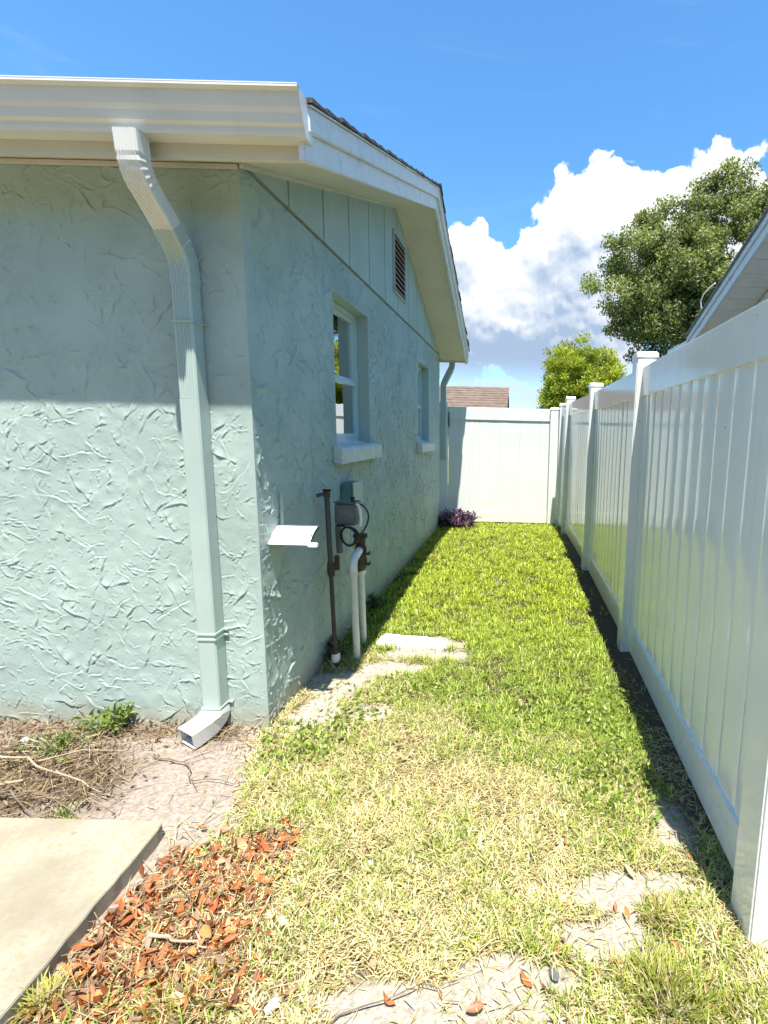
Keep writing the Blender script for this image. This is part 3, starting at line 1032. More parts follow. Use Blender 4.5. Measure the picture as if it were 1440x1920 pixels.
def board_profile(w, t, bow):
    """cross-section (u across, v out) of a tongue-and-groove board with V edges and a slight bow"""
    pts = []
    n = 7
    for k in range(n + 1):
        s = k / n
        u = -w / 2 + 0.004 + (w - 0.008) * s
        pts.append((u, t / 2 + bow * (1 - (2 * s - 1) ** 2)))
    return [(-w / 2, t / 2 - 0.0018)] + pts + [(w / 2, t / 2 - 0.0018), (w / 2, -t / 2), (-w / 2, -t / 2)]


def fence_post(fence, x, y, z1, capflat=0.008):
    h = 0.0635
    p = MB().box(x - h, x + h, y - h, y + h, -0.1, z1 - 0.02).build('post', MATS['white_vinyl'], fence, 0.006)
    c = MB()
    c.box(x - h - 0.004, x + h + 0.004, y - h - 0.004, y + h + 0.004, z1 - 0.030, z1 - 0.001)
    k = h - 0.006
    c.add([(x - h, y - h, z1 - 0.001), (x + h, y - h, z1 - 0.001), (x + h, y + h, z1 - 0.001), (x - h, y + h, z1 - 0.001),
           (x - k, y - k, z1 + capflat), (x + k, y - k, z1 + capflat), (x + k, y + k, z1 + capflat), (x - k, y + k, z1 + capflat)],
          [(0, 1, 5, 4), (1, 2, 6, 5), (2, 3, 7, 6), (3, 0, 4, 7), (4, 5, 6, 7)])
    c.build('cap', MATS['white_vinyl'], p, 0.002)
    return p


POSTS = [(0.755, 1.262), (0.780, 3.175), (0.770, 5.10), (0.712, 7.02), (0.655, 7.60)]
fence = thing('vinyl_fence', 'long white glossy vinyl privacy fence along the right of the grass', 'fence', (0.75, 1.26, 0))
ZT = 1.865
prng = random.Random(5)
for i, (x, y) in enumerate(POSTS):
    fence_post(fence, x + (0.014 if i == 4 else 0), y - (0.03 if i == 4 else 0), 1.955 - 0.004 * i - (0.06 if i == 4 else 0))
for i in range(4):
    (xa, ya), (xb, yb) = POSTS[i], POSTS[i + 1]
    a, b_ = Vector((xa, ya, 0)), Vector((xb, yb, 0))
    dirv = (b_ - a).normalized()
    nrm = Vector((-dirv.y, dirv.x, 0))           # towards the camera side (-X)
    if nrm.x > 0:
        nrm = -nrm
    L = (b_ - a).length
    s0, s1 = 0.058, L - 0.058
    off = nrm * 0.012

    def run(poly, s0, s1, name, mat=MATS['white_vinyl'], bev=0.004):
        """extrude an (out, z) polygon along the fence run"""
        m = MB()
        n = len(poly)
        vs = []
        for s in (s0, s1):
            for (o_, z_) in poly:
                vs.append(a + dirv * s + nrm * o_ + Vector((0, 0, z_)))
        fs = [tuple(range(n)), tuple(range(2 * n - 1, n - 1, -1))] + [(k, k + n, (k + 1) % n + n, (k + 1) % n) for k in range(n)]
        m.add(vs, fs)
        return m.build(name, mat, fence, bev)
    t = 0.0225
    run([(-t, ZT), (t, ZT), (t, ZT - 0.178), (-t, ZT - 0.178)], s0, s1, 'top_rail')
    run([(-t, 0.215), (t, 0.215), (t, 0.045), (-t, 0.045)], s0, s1, 'bottom_rail')
    nb = max(1, round((s1 - s0) / BW))
    bw = (s1 - s0) / nb
    for k in range(nb):
        sc_ = s0 + bw * (k + 0.5)
        bow = prng.uniform(0.0004, 0.0026)
        twist = prng.uniform(-0.010, 0.010)
        pr = board_profile(bw - 0.0004, 0.019, bow)
        m = MB()
        vs = []
        n = len(pr)
        for z_ in (0.205, ZT - 0.165):
            for (u, v_) in pr:
                vs.append(a + dirv * (sc_ + u) + nrm * (v_ + u * twist) + Vector((0, 0, z_)))
        fs = [tuple(range(n)), tuple(range(2 * n - 1, n - 1, -1))] + [(j, j + n, (j + 1) % n + n, (j + 1) % n) for j in range(n)]
        m.add(vs, fs)
        m.build('board', MATS['white_vinyl'], fence, 0.0, True)

# fence that closes the end of the passage
YEND = 7.62
efence = thing('vinyl_fence', 'white sunlit vinyl fence closing the far end of the passage', 'fence', (-0.3, YEND, 0))
fence_post(efence, 0.535, YEND, 1.815)
fence_post(efence, -1.165, YEND + 0.005, 1.86)
h = 0.0225
xa, xb = -1.085, 0.47
MB().box(xa, xb, YEND - h, YEND + h, 1.615, 1.805).build('top_rail', MATS['white_vinyl'], efence, 0.004)
MB().box(xa, xb, YEND - h, YEND + h, 0.03, 0.20).build('bottom_rail', MATS['white_vinyl'], efence, 0.004)
nb = 10
x0 = xa + 0.0005
bw = (xb - x0) / nb
for k in range(nb):
    pr = board_profile(bw - 0.0004, 0.019, prng.uniform(-0.0004, 0.001))
    m = MB()
    cx = x0 + bw * (k + 0.5)
    n = len(pr)
    vs = [(cx + u, YEND - v_, z_) for z_ in (0.19, 1.63) for (u, v_) in pr]
    fs = [tuple(range(n)), tuple(range(2 * n - 1, n - 1, -1))] + [(j, j + n, (j + 1) % n + n, (j + 1) % n) for j in range(n)]
    m.add(vs, fs)
    m.build('board', MATS['white_vinyl'], efence, 0.0, True)
# latch stile with a slot of daylight beside the corner post
MB().box(xa - 0.004, xa + 0.012, YEND - 0.030, YEND - 0.0235, 1.50, 1.72).build('latch', MATS['dark_pipe'], efence, 0.002)
MB().box(-1.101, xa - 0.0005, YEND - 0.012, YEND + 0.012, 1.34, 1.80).build('filler', MATS['white_vinyl'], efence)
MB().box(-1.101, xa - 0.0005, YEND - 0.012, YEND + 0.012, 0.03, 0.62).build('filler', MATS['white_vinyl'], efence)

# ------------------------------------------------------------------ neighbour's house on the right
nh = thing('neighbour_house', 'white trimmed gable roof of the house behind the right fence', 'house', (2.6, 2.0, 0))


def nun(y):          # underside of the neighbour's rake
    return 2.60 + 0.357 * (6.70 - y)


NX = 2.2
NYR = 4.2


def nstrip(y0, y1, lo, hi):
    return [(y0, nun(y0) + lo), (y1, nun(y1) + lo), (y1, nun(y1) + hi), (y0, nun(y0) + hi)]


MB().box(2.62, 2.80, 2.05, 6.35, -0.05, nun(6.35)).build('wall', MATS['white_siding'], nh)
MB().prism([(2.05, nun(6.35) + 0.0), (6.35, nun(6.35) + 0.0), (NYR, nun(NYR) - 0.01)], 'x', 2.63, 2.78).build('gable', MATS['white_siding'], nh)
MB().prism(nstrip(NYR, 6.70, -0.02, 0.10), 'x', NX, NX + 0.025).build('rake_fascia', MATS['white_trim'], nh, 0.003)
MB().prism(nstrip(NYR, 6.72, 0.075, 0.145), 'x', NX - 0.02, NX - 0.0005).build('rake_trim', MATS['white_trim'], nh, 0.003)
MB().prism(nstrip(NYR, 6.75, 0.146, 0.165), 'x', NX - 0.045, 8.0).build('roof', MATS['grey_shingle'], nh)
n = 20
for k in range(n):
    y1 = 6.69 - k * 0.2
    y0 = y1 - 0.2 + 0.004
    if y0 < NYR:
        break
    MB().prism(nstrip(y0, y1, 0.0, 0.010), 'x', NX + 0.026, 2.619).build('soffit_panel', MATS['white_siding'], nh, 0.003)
MB().prism(nstrip(NYR, 6.68, 0.012, 0.02), 'x', NX + 0.026, 2.9).build('soffit_backing', MATS['white_siding'], nh)
MB().prism([(1.65, nun(6.75) + 0.146), (NYR, nun(NYR) + 0.146), (NYR, nun(NYR) + 0.165), (1.65, nun(6.75) + 0.165)], 'x', NX - 0.045, 8.0).build('roof', MATS['grey_shingle'], nh)
MB().prism([(1.68, nun(6.72) - 0.02), (NYR, nun(NYR) - 0.02), (NYR, nun(NYR) + 0.145), (1.68, nun(6.72) + 0.145)], 'x', NX, NX + 0.025).build('rake_fascia', MATS['white_trim'], nh, 0.003)
MB().prism([(1.70, nun(6.70)), (NYR, nun(NYR)), (NYR, nun(NYR) + 0.012), (1.70, nun(6.70) + 0.012)], 'x', NX + 0.026, 2.619).build('soffit', MATS['white_siding'], nh)
MB().box(2.81, 8.0, 6.15, 6.35, -0.05, nun(6.35)).build('wall', MATS['white_siding'], nh)
MB().box(2.81, 8.0, 2.05, 2.25, -0.05, nun(6.35)).build('wall', MATS['white_siding'], nh)
MB().box(NX, 8.0, 6.702, 6.72, nun(6.7) - 0.02, nun(6.7) + 0.13).build('eave_fascia', MATS['white_trim'], nh)
MB().box(NX + 0.01, 5.0, 6.722, 7.65, nun(6.7) + 0.055, nun(6.7) + 0.115).build('patio_roof', MATS['white_metal'], nh, 0.004)
MB().tube([(NX - 0.03, 6.22, 2.98), (NX - 0.05, 6.20, 3.06), (NX - 0.05, 6.12, 3.12), (NX - 0.03, 5.98, 3.16), (NX - 0.02, 5.86, 3.17)], 0.008, 8).build('cable', MATS['white_plastic'], nh, 0, True)


# ------------------------------------------------------------------ far houses
def far_house(label, x0, x1, y, ze, zr, depth, mat, cat='house'):
    t = thing('distant_house', label, cat, ((x0 + x1) / 2, y, 0))
    MB().box(x0 + 0.3, x1 - 0.3, y + 0.5, y + depth, -0.05, ze).build('wall', MATS['beige_wall'], t)
    m = MB()
    m.prism([(y, ze), (y + depth / 2, zr), (y + depth + 0.4, ze), (y + depth + 0.4, ze + 0.02), (y + depth / 2, zr + 0.18), (y, ze + 0.16)], 'x', x0, x1)
    r = m.build('roof', mat, t)
    MB().box(x0, x1 + 0.02, y - 0.03, y - 0.002, ze - 0.02, ze + 0.15).build('fascia', MATS['white_trim'], t)
    nrow = 9
    for k in range(nrow):
        f0, f1 = k / nrow, (k + 1) / nrow
        ya, yb = y + depth / 2 * f0, y + depth / 2 * f1
        za, zb = ze + 0.16 + (zr + 0.02 - ze) * f0, ze + 0.16 + (zr + 0.02 - ze) * f1
        MB().prism([(ya, za + 0.005), (yb, zb + 0.002), (yb, zb + 0.006), (ya, za + 0.03)], 'x', x0 - 0.02, x1 + 0.02).build('shingle_course', mat, r)
    return t


far_house('distant house with a plain brown shingle roof above the end fence', -12.0, -0.62, 24.0, 2.35, 3.62, 6.0, MATS['brown_shingle'])
far_house('small tan roof of a distant house beside the round tree', 1.6, 7.0, 21.0, 2.3, 3.1, 5.0, MATS['tan_shingle'])

# ------------------------------------------------------------------ things on the side wall
def corner_at(x, y, z):
    return (x, y, z)


# white sheet-metal hood
hd = thing('spigot_hood', 'white curved sheet metal hood sticking out of the wall near the corner', 'hood', (XW, 2.31, 0.9))
m = MB()
prf = []
for k in range(7):
    t = k / 6
    prf.append((2.385 - 0.125 * t, 0.967 - 0.01 * t - 0.062 * t * t))
back = [(p[0] + 0.002, p[1] - 0.004) for p in reversed(prf)]
m.prism(prf + back, 'x', XW + 0.001, XW + 0.196)
m.build('hood_plate', MATS['white_plastic'], hd, 0, True)
MB().prism([(2.385, 0.962), (2.30, 0.935), (2.262, 0.882), (2.275, 0.88), (2.31, 0.92), (2.385, 0.95)], 'x', XW + 0.188, XW + 0.195).build('side_flange', MATS['dark_pipe'], hd)
MB().box(XW + 0.185, XW + 0.232, 2.262, 2.285, 0.882, 0.902).build('foot_tab', MATS['white_plastic'], hd, 0.003)
MB().tube([(XW + 0.02, 2.375, 0.94), (XW + 0.016, 2.38, 1.02), (XW + 0.015, 2.38, 1.12), (XW + 0.004, 2.38, 1.125)], 0.008, 8).build('conduit', MATS['mint_metal'], hd, 0, True)
MB().tube([(XW + 0.005, 2.33, 0.93), (XW + 0.10, 2.33, 0.925), (XW + 0.19, 2.33, 0.925)], 0.012, 8).build('arm', MATS['dark_pipe'], hd, 0, True)

# rusty water standpipe with a tap
sx, sy = -1.095, 2.80
st = thing('standpipe', 'thin rusty water standpipe with a dark tap on top by the wall', 'pipe', (sx, sy, 0))
MB().tube([(sx + 0.012, sy + 0.01, -0.05), (sx + 0.008, sy + 0.006, 0.12)], 0.015, 10).build('lower_pipe', MATS['rusty_pipe'], st, 0, True)
MB().tube([(sx + 0.008, sy + 0.006, 0.12), (sx, sy, 0.62)], 0.0125, 10).build('rusty_riser', MATS['rusty_pipe'], st, 0, True)
MB().tube([(sx, sy, 0.62), (sx - 0.006, sy - 0.005, 1.055)], 0.0145, 10).build('dark_riser', MATS['dark_pipe'], st, 0, True)
MB().tube([(sx + 0.010, sy + 0.008, 0.035), (sx + 0.010, sy + 0.008, 0.045), (sx + 0.010, sy + 0.008, 0.08), (sx + 0.009, sy + 0.008, 0.088)], 0.026, 12, [0.8, 1, 1, 0.8]).build('white_coupling', MATS['white_plastic'], st, 0, True)
MB().tube([(sx + 0.009, sy + 0.007, 0.088), (sx + 0.009, sy + 0.007, 0.118)], 0.021, 8).build('union_nut', MATS['rusty_pipe'], st, 0.002)
tp = MB()
tp.tube([(sx - 0.006, sy - 0.005, 1.05), (sx - 0.006, sy - 0.005, 1.085)], 0.019, 10)
tp.tube([(sx - 0.006, sy - 0.005, 1.068), (sx - 0.03, sy - 0.02, 1.068), (sx - 0.055, sy - 0.035, 1.058)], 0.010, 8)
tp.build('tap_body', MATS['dark_brass'], st, 0, True)
MB().box(sx - 0.032, sx + 0.02, sy - 0.011, sy + 0.001, 1.086, 1.096).build('tap_handle', MATS['black_rubber'], st, 0.003)
MB().tube([(sx + 0.004, sy, 0.575), (sx + 0.002, sy, 0.60), (sx + 0.001, sy, 0.64), (sx, sy, 0.665)], 0.022, 10, [0.8, 1, 1, 0.75]).build('pipe_coupling', MATS['rusty_pipe'], st, 0, True)
MB().box(sx + 0.018, sx + 0.045, sy + 0.005, sy + 0.03, 0.61, 0.70).build('clamp', MATS['dark_brass'], st, 0.004)

# grey control box strapped to the pipe
bx, by = -1.035, 2.93
gb = thing('control_box', 'grey plastic control box behind the standpipe with black cable below', 'box', (bx, by, 0.87))
m = MB().box(bx - 0.065, bx + 0.065, by - 0.04, by + 0.06, 0.865, 1.0)
gbody = m.build('box_body', MATS['grey_box'], gb, 0.010)
for k in range(3):
    MB().box(bx - 0.04 + k * 0.035, bx - 0.034 + k * 0.035, by - 0.0425, by - 0.0395, 0.885, 0.975).build('rib', MATS['grey_box'], gbody)
MB().box(bx - 0.068, bx + 0.068, by - 0.043, by + 0.063, 0.999, 1.008).build('lid', MATS['grey_box'], gb, 0.003)
MB().tube([(bx + 0.035, by, 1.006), (bx + 0.035, by, 1.03)], 0.012, 8).build('gland', MATS['dark_brass'], gb)
MB().box(bx + 0.018, bx + 0.052, by - 0.008, by + 0.008, 1.028, 1.036).build('gland_handle', MATS['dark_brass'], gb, 0.003)
MB().tube([(bx + 0.055, by - 0.02, 1.0), (bx + 0.075, by - 0.02, 0.99), (bx + 0.086, by - 0.02, 0.96), (bx + 0.09, by - 0.02, 0.91), (bx + 0.086, by - 0.02, 0.86)], 0.009, 8).build('pale_conduit', MATS['white_plastic'], gb, 0, True)
MB().tube([(bx - 0.052, by - 0.01, 0.866), (bx - 0.050, by - 0.01, 0.74), (bx - 0.046, by - 0.01, 0.69)], 0.019, 10).build('grey_conduit', MATS['grey_box'], gb, 0, True)
hang = thing('cable_coil', 'black coiled cable hanging under the grey control box', 'cable', (bx, by, 0.8))
pts = []
for k in range(58):
    a = 2 * math.pi * k / 26 - 1.2
    pts.append((bx + 0.03 + 0.046 * math.cos(a) + 0.008 * math.sin(k * 0.3), by - 0.052 - 0.0004 * k, 0.805 + 0.052 * math.sin(a) - 0.004 * math.cos(k * 0.25)))
MB().tube(pts, 0.0065, 7).build('coil', MATS['black_rubber'], hang, 0, True)
MB().tube([(bx + 0.02, by - 0.045, 0.855), (bx - 0.02, by - 0.045, 0.868), (bx - 0.05, by - 0.03, 0.862)], 0.006, 7).build('lead', MATS['black_rubber'], hang, 0, True)
ca = [Vector(p) for p in ((bx + 0.075, by - 0.05, 0.80), (bx + 0.125, by + 0.06, 0.84), (bx + 0.10, by + 0.22, 0.95), (bx - 0.05, by + 0.30, 0.955))]
MB().tube([ca[0] * (1 - t) ** 3 + ca[1] * 3 * t * (1 - t) ** 2 + ca[2] * 3 * t * t * (1 - t) + ca[3] * t ** 3 for t in [k / 14 for k in range(15)]], 0.0055, 7).build('riser_lead', MATS['black_rubber'], hang, 0, True)

# teal electrical box on the wall
eb = thing('electrical_box', 'small dark teal electrical box on the wall under the nearer window', 'box', (XW, 3.33, 0.93))
ebb = MB().box(XW + 0.004, XW + 0.085, 3.215, 3.40, 0.945, 1.085).build('box_body', MATS['teal_box'], eb, 0.006)
MB().box(XW + 0.0852, XW + 0.092, 3.21, 3.405, 0.94, 1.09).build('cover', MATS['mint_paint'], eb, 0.003)
MB().tube([(XW + 0.045, 3.30, 0.945), (XW + 0.05, 3.28, 0.83), (XW + 0.06, 3.24, 0.70), (XW + 0.07, 3.2, 0.66)], 0.010, 8).build('white_conduit', MATS['pvc_pipe'], eb, 0, True)

# backflow preventer on two white PVC risers
bf = thing('backflow_preventer', 'brown brass valve on two white plastic pipes rising from the ground', 'pipes', (-1.02, 3.03, 0))
a1, a2 = (-1.000, 2.905), (-1.030, 3.150)
MB().tube([(a1[0] + 0.012, a1[1], -0.06), (a1[0], a1[1] + 0.004, 0.58)], 0.0215, 14).build('riser', MATS['pvc_pipe'], bf, 0, True)
MB().tube([(a2[0] + 0.006, a2[1] - 0.004, -0.06), (a2[0], a2[1], 0.50)], 0.0215, 14).build('riser', MATS['pvc_pipe'], bf, 0, True)
MB().tube([(a1[0], a1[1] + 0.004, 0.565), (a1[0], a1[1] + 0.005, 0.61), (a1[0], a1[1] + 0.012, 0.636), (a1[0] - 0.004, a1[1] + 0.045, 0.652), (a1[0] - 0.012, a1[1] + 0.10, 0.655), (a2[0], a2[1] - 0.03, 0.655)], 0.0255, 14).build('elbow', MATS['white_plastic'], bf, 0, True)
MB().tube([(a1[0] + 0.001, a1[1] + 0.004, 0.545), (a1[0], a1[1] + 0.004, 0.575)], 0.0265, 14).build('collar', MATS['pvc_pipe'], bf, 0, True)
zz = [0.495, 0.515, 0.545, 0.575, 0.615, 0.645, 0.67, 0.685, 0.725, 0.735, 0.738, 0.755, 0.756]
rr = [0.024, 0.026, 0.040, 0.042, 0.036, 0.040, 0.038, 0.030, 0.034, 0.036, 0.046, 0.046, 0.040]
MB().tube([(a2[0], a2[1], z) for z in zz], 1.0, 16, rr).build('valve_body', MATS['dark_brass'], bf, 0, True)
MB().tube([(a2[0], a2[1], 0.737), (a2[0], a2[1], 0.758)], 0.047, 16).build('bonnet', MATS['black_rubber'], bf, 0.003, True)
MB().tube([(a2[0] + 0.006, a2[1], 0.485), (a2[0], a2[1], 0.51)], 0.028, 14).build('collar', MATS['white_plastic'], bf, 0, True)
for z in (0.56, 0.63):
    MB().tube([(a2[0] + 0.03, a2[1] - 0.01, z), (a2[0] + 0.062, a2[1] - 0.015, z)], 0.009, 8).build('test_cock', MATS['dark_brass'], bf, 0, True)
    MB().box(a2[0] + 0.06, a2[0] + 0.066, a2[1] - 0.03, a2[1] + 0.005, z - 0.006, z + 0.018).build('handle', MATS['dark_brass'], bf, 0.001)

# painted concrete slab lying in the grass
cb = MB().prism([(-0.935, 3.12), (-0.90, 3.085), (-0.78, 3.09), (-0.66, 3.055), (-0.55, 3.07), (-0.46, 3.06), (-0.425, 3.10), (-0.45, 3.16), (-0.53, 3.19), (-0.60, 3.235), (-0.76, 3.245), (-0.90, 3.275), (-0.93, 3.22)], 'z', -0.03, 0.026)
o = cb.build('concrete_pad', MATS['painted_concrete'], bevel=0.010)
tag(o, 'pale concrete pad in the grass beside the plastic pipes, half in shade', 'pad')


# ------------------------------------------------------------------ vegetation builders
def blades_mesh(name, x, y, z, length, width, lean, az, cols, curl=0.5, tipfac=0.75):
    """each blade: 5 verts, 3 tris (as one quad split plus tip)"""
    n = len(x)
    dx, dy = np.cos(az), np.sin(az)
    px, py = -dy, dx
    base = np.stack([x, y, z], -1)
    l1, l2 = length * 0.55, length * 0.45
    a1, a2 = lean, np.minimum(lean + curl, 1.75)
    mid = base + np.stack([dx * np.sin(a1) * l1, dy * np.sin(a1) * l1, np.cos(a1) * l1], -1)
    tip = mid + np.stack([dx * np.sin(a2) * l2, dy * np.sin(a2) * l2, np.cos(a2) * l2], -1)
    tip[:, 2] = np.maximum(tip[:, 2], z + 0.002)
    side = np.stack([px, py, np.zeros(n)], -1)
    w = width[:, None] / 2
    V = np.stack([base - side * w * 0.8, base + side * w * 0.8, mid + side * w, mid - side * w, tip], 1).reshape(-1, 3)
    i = np.arange(n)[:, None] * 5
    T = np.concatenate([i + np.array([[0, 1, 2]]), i + np.array([[0, 2, 3]]), i + np.array([[3, 2, 4]])], 0)
    me = np_mesh(name, V, T, True)
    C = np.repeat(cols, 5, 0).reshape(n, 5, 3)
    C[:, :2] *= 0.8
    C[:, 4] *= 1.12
    set_col(me, C.reshape(-1, 3))
    return me


def leaf_cloud(name, P, size, aspect, cols, r, up=0.0, fold=0.25):
    """diamond leaves (2 tris folded along the midrib) at points P with random orientation"""
    n = len(P)
    d = r.standard_normal((n, 3))
    d[:, 2] += up
    d /= np.linalg.norm(d, axis=1, keepdims=True)
    q = r.standard_normal((n, 3))
    s = np.cross(d, q)
    s /= np.linalg.norm(s, axis=1, keepdims=True)
    nn = np.cross(d, s)
    L = size[:, None]
    W = L * aspect
    v0 = P
    v1 = P + d * L * 0.5 + s * W * 0.5 + nn * W * fold
    v2 = P + d * L
    v3 = P + d * L * 0.5 - s * W * 0.5 + nn * W * fold
    V = np.stack([v0, v1, v2, v3], 1).reshape(-1, 3)
    i = np.arange(n)[:, None] * 4
    T = np.concatenate([i + np.array([[0, 1, 2]]), i + np.array([[0, 2, 3]])], 0)
    me = np_mesh(name, V, T)
    set_col(me, np.repeat(cols, 4, 0))
    return me


def mixcol(a, b_, t):
    return np.asarray(a)[None] * (1 - t[:, None]) + np.asarray(b_)[None] * t[:, None]


# ------------------------------------------------------------------ lawn
def blocked(x, y):
    b = (x < XW + 0.015) & (y > YC - 0.01)
    b |= (x < -1.19) & (y < 1.56)
    b |= (x > -0.92) & (x < -0.5) & (y > 3.10) & (y < 3.23)
    return b


def lawn():
    r = np.random.default_rng(41)
    # --- main sward: density falls off with distance from the camera
    xs, ys = [], []
    for y0, y1, dens in ((0.75, 1.6, 40000), (1.6, 2.4, 34000), (2.4, 3.5, 22000), (3.5, 5.0, 13000), (5.0, 7.6, 8500)):
        n = int((0.80 + 1.25) * (y1 - y0) * dens)
        xs.append(r.uniform(-1.25, 0.80, n))
        ys.append(r.uniform(y0, y1, n))
    x, y = np.concatenate(xs), np.concatenate(ys)
    bare, yard, mulch, pile, straw = zones(x, y)
    clump = vnoise(x, y, 0.09, 51, 2)
    edge = sstep(x + (vnoise(x, y, 0.12, 52, 3) - 0.5) * 0.10, 0.57, 0.64) * sstep(y, 1.3, 1.7)
    keep = (1 - 0.985 * sstep(bare, 0.25, 0.85)) * (1 - 0.80 * pile) * (1 - 0.99 * edge) * (0.16 + 1.0 * sstep(clump, 0.25, 0.65))
    m = (r.random(len(x)) < keep) & ~blocked(x, y)
    x, y, straw, clump, bare = x[m], y[m], straw[m], clump[m], bare[m]
    n = len(x)
    # straw or green?
    g = r.random(n)
    n2 = vnoise(x, y, 0.22, 55, 3)
    pst = np.clip(0.10 + 0.80 * straw * (0.30 + 1.1 * n2) - 0.25 * sstep(x, 0.05, 0.5) * sstep(y, 1.5, 1.9), 0.07, 0.93)
    dead = g < pst
    t = r.random(n)
    farm = sstep(y, 2.3, 4.2)
    green = mixcol((0.14, 0.245, 0.028), (0.50, 0.58, 0.11), t)
    green = green * (1 - farm[:, None]) + mixcol((0.165, 0.27, 0.018), (0.54, 0.62, 0.06), t) * farm[:, None]
    str_c = mixcol((0.42, 0.35, 0.15), (0.82, 0.75, 0.44), r.random(n))
    col = np.where(dead[:, None], str_c, green) * (0.45 + 0.72 * r.random(n) ** 0.8)[:, None]
    length = (0.026 + 0.036 * r.random(n)) * (0.8 + 0.5 * clump) * (1 + 0.25 * (r.random(n) < 0.08))
    width = (0.0022 + 0.0024 * r.random(n)) * (1 + 1.1 * sstep(y, 2.0, 5.5))
    lean = np.where(dead, r.uniform(0.45, 1.4, n), r.uniform(0.15, 1.15, n))
    length = np.where(dead, length * 1.0, length)
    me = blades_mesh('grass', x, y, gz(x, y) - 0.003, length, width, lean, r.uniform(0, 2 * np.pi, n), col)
    o = link('grass', me, MATS['grass_blade'], kind='stuff')
    tag(o, 'patchy green and straw coloured grass of the side yard', 'grass')
    # --- dry thatch lying flat
    n = 30000
    x, y = r.uniform(-1.22, 0.76, n), r.uniform(0.75, 3.0, n)
    bare, yard, mulch, pile, straw = zones(x, y)
    keep = np.clip(straw * 1.0 + 0.12, 0, 1) * (1 - 0.93 * sstep(bare, 0.3, 0.9)) * (1 - 0.4 * pile)
    m = (r.random(n) < keep) & ~blocked(x, y)
    x, y = x[m], y[m]
    n = len(x)
    col = mixcol((0.34, 0.25, 0.10), (0.76, 0.66, 0.36), r.random(n)) * (0.7 + 0.5 * r.random(n))[:, None]
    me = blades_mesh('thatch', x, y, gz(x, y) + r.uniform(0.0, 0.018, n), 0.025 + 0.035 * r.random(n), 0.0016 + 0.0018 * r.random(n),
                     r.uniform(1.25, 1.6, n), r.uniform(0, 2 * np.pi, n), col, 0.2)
    o = link('thatch', me, MATS['grass_blade'], kind='stuff')
    tag(o, 'dry straw thatch lying between the grass blades', 'thatch')
    # --- low broad-leaved ground cover
    n = 26000
    x, y = r.uniform(-1.2, 0.66, n), r.uniform(1.55, 3.4, n)
    dens = np.maximum.reduce([blob(x, y, 0.50, 2.25, 0.16, 0.42), blob(x, y, 0.46, 1.88, 0.20, 0.16), 0.9 * blob(x, y, -0.98, 2.06, 0.17, 0.15), 0.5 * blob(x, y, -0.62, 2.52, 0.28, 0.14), 0.35 * blob(x, y, 0.2, 2.5, 0.4, 0.3), 0.7 * blob(x, y, -0.80, 2.25, 0.16, 0.08)])
    m = (r.random(n) < dens * 0.75) & ~blocked(x, y)
    x, y = x[m], y[m]
    n = len(x)
    P = np.stack([x, y, gz(x, y) + r.uniform(0.008, 0.045, n)], -1)
    col = mixcol((0.12, 0.20, 0.03), (0.33, 0.40, 0.08), r.random(n)) * (0.85 + 0.3 * r.random(n))[:, None]
    me = leaf_cloud('ground_cover', P, 0.016 + 0.016 * r.random(n), 0.62, col, r, 0.5, 0.12)
    o = link('ground_cover', me, MATS['broad_leaf'], kind='stuff')
    tag(o, 'small leafed green ground cover creeping among the grass', 'ground cover')


lawn()


def tuft(name, label, cx, cy, n, rad, hgt, green, straw_frac, seed, cat='grass', group=None):
    r = np.random.default_rng(seed)
    a, q = r.uniform(0, 2 * np.pi, n), rad * np.sqrt(r.random(n)) * (0.6 + 0.5 * r.random(n))
    x, y = cx + q * np.cos(a), cy + q * np.sin(a) * 0.8
    dead = r.random(n) < straw_frac
    c = np.where(dead[:, None], mixcol((0.40, 0.31, 0.14), (0.62, 0.52, 0.28), r.random(n)), mixcol(green[0], green[1], r.random(n)))
    lean = 0.15 + 0.75 * q / rad * r.uniform(0.6, 1.4, n)
    me = blades_mesh(name, x - cx, y - cy, gz(x, y) - 0.003, hgt * r.uniform(0.35, 1.0, n), r.uniform(0.0022, 0.0042, n), lean * r.uniform(0.5, 1.3, n), a + r.normal(0, 1.1, n), c, 0.45)
    o = link(name, me, MATS['grass_blade'])
    o.location = (cx, cy, 0)
    return tag(o, label, cat, group)


YG = ((0.16, 0.21, 0.03), (0.36, 0.38, 0.07))
tuft('grass_tuft', 'big yellow green grass tuft at the bottom right on the sand', 0.43, 1.075, 1500, 0.155, 0.075, YG, 0.25, 1)
tuft('grass_tuft', 'olive grass tuft on the bare sand near the fence post', 0.475, 1.275, 700, 0.085, 0.06, YG, 0.35, 2)
tuft('grass_tuft', 'yellow green grass tuft growing at the edge of the walkway slab', -1.145, 1.02, 200, 0.05, 0.085, ((0.22, 0.27, 0.04), (0.46, 0.46, 0.11)), 0.2, 3)
tuft('grass_tuft', 'grass tuft between the leaf pile and the straw grass at bottom left', -0.80, 1.02, 520, 0.12, 0.06, YG, 0.3, 4)
tuft('grass_tuft', 'lush grass tuft at the foot of the fence in the lower right corner', 0.60, 1.03, 500, 0.09, 0.06, YG, 0.3, 6)
tuft('grass_tuft', 'grass tuft with dark green blades right of the leaf pile', -0.66, 1.20, 480, 0.11, 0.05, ((0.09, 0.14, 0.03), (0.24, 0.27, 0.06)), 0.3, 8)


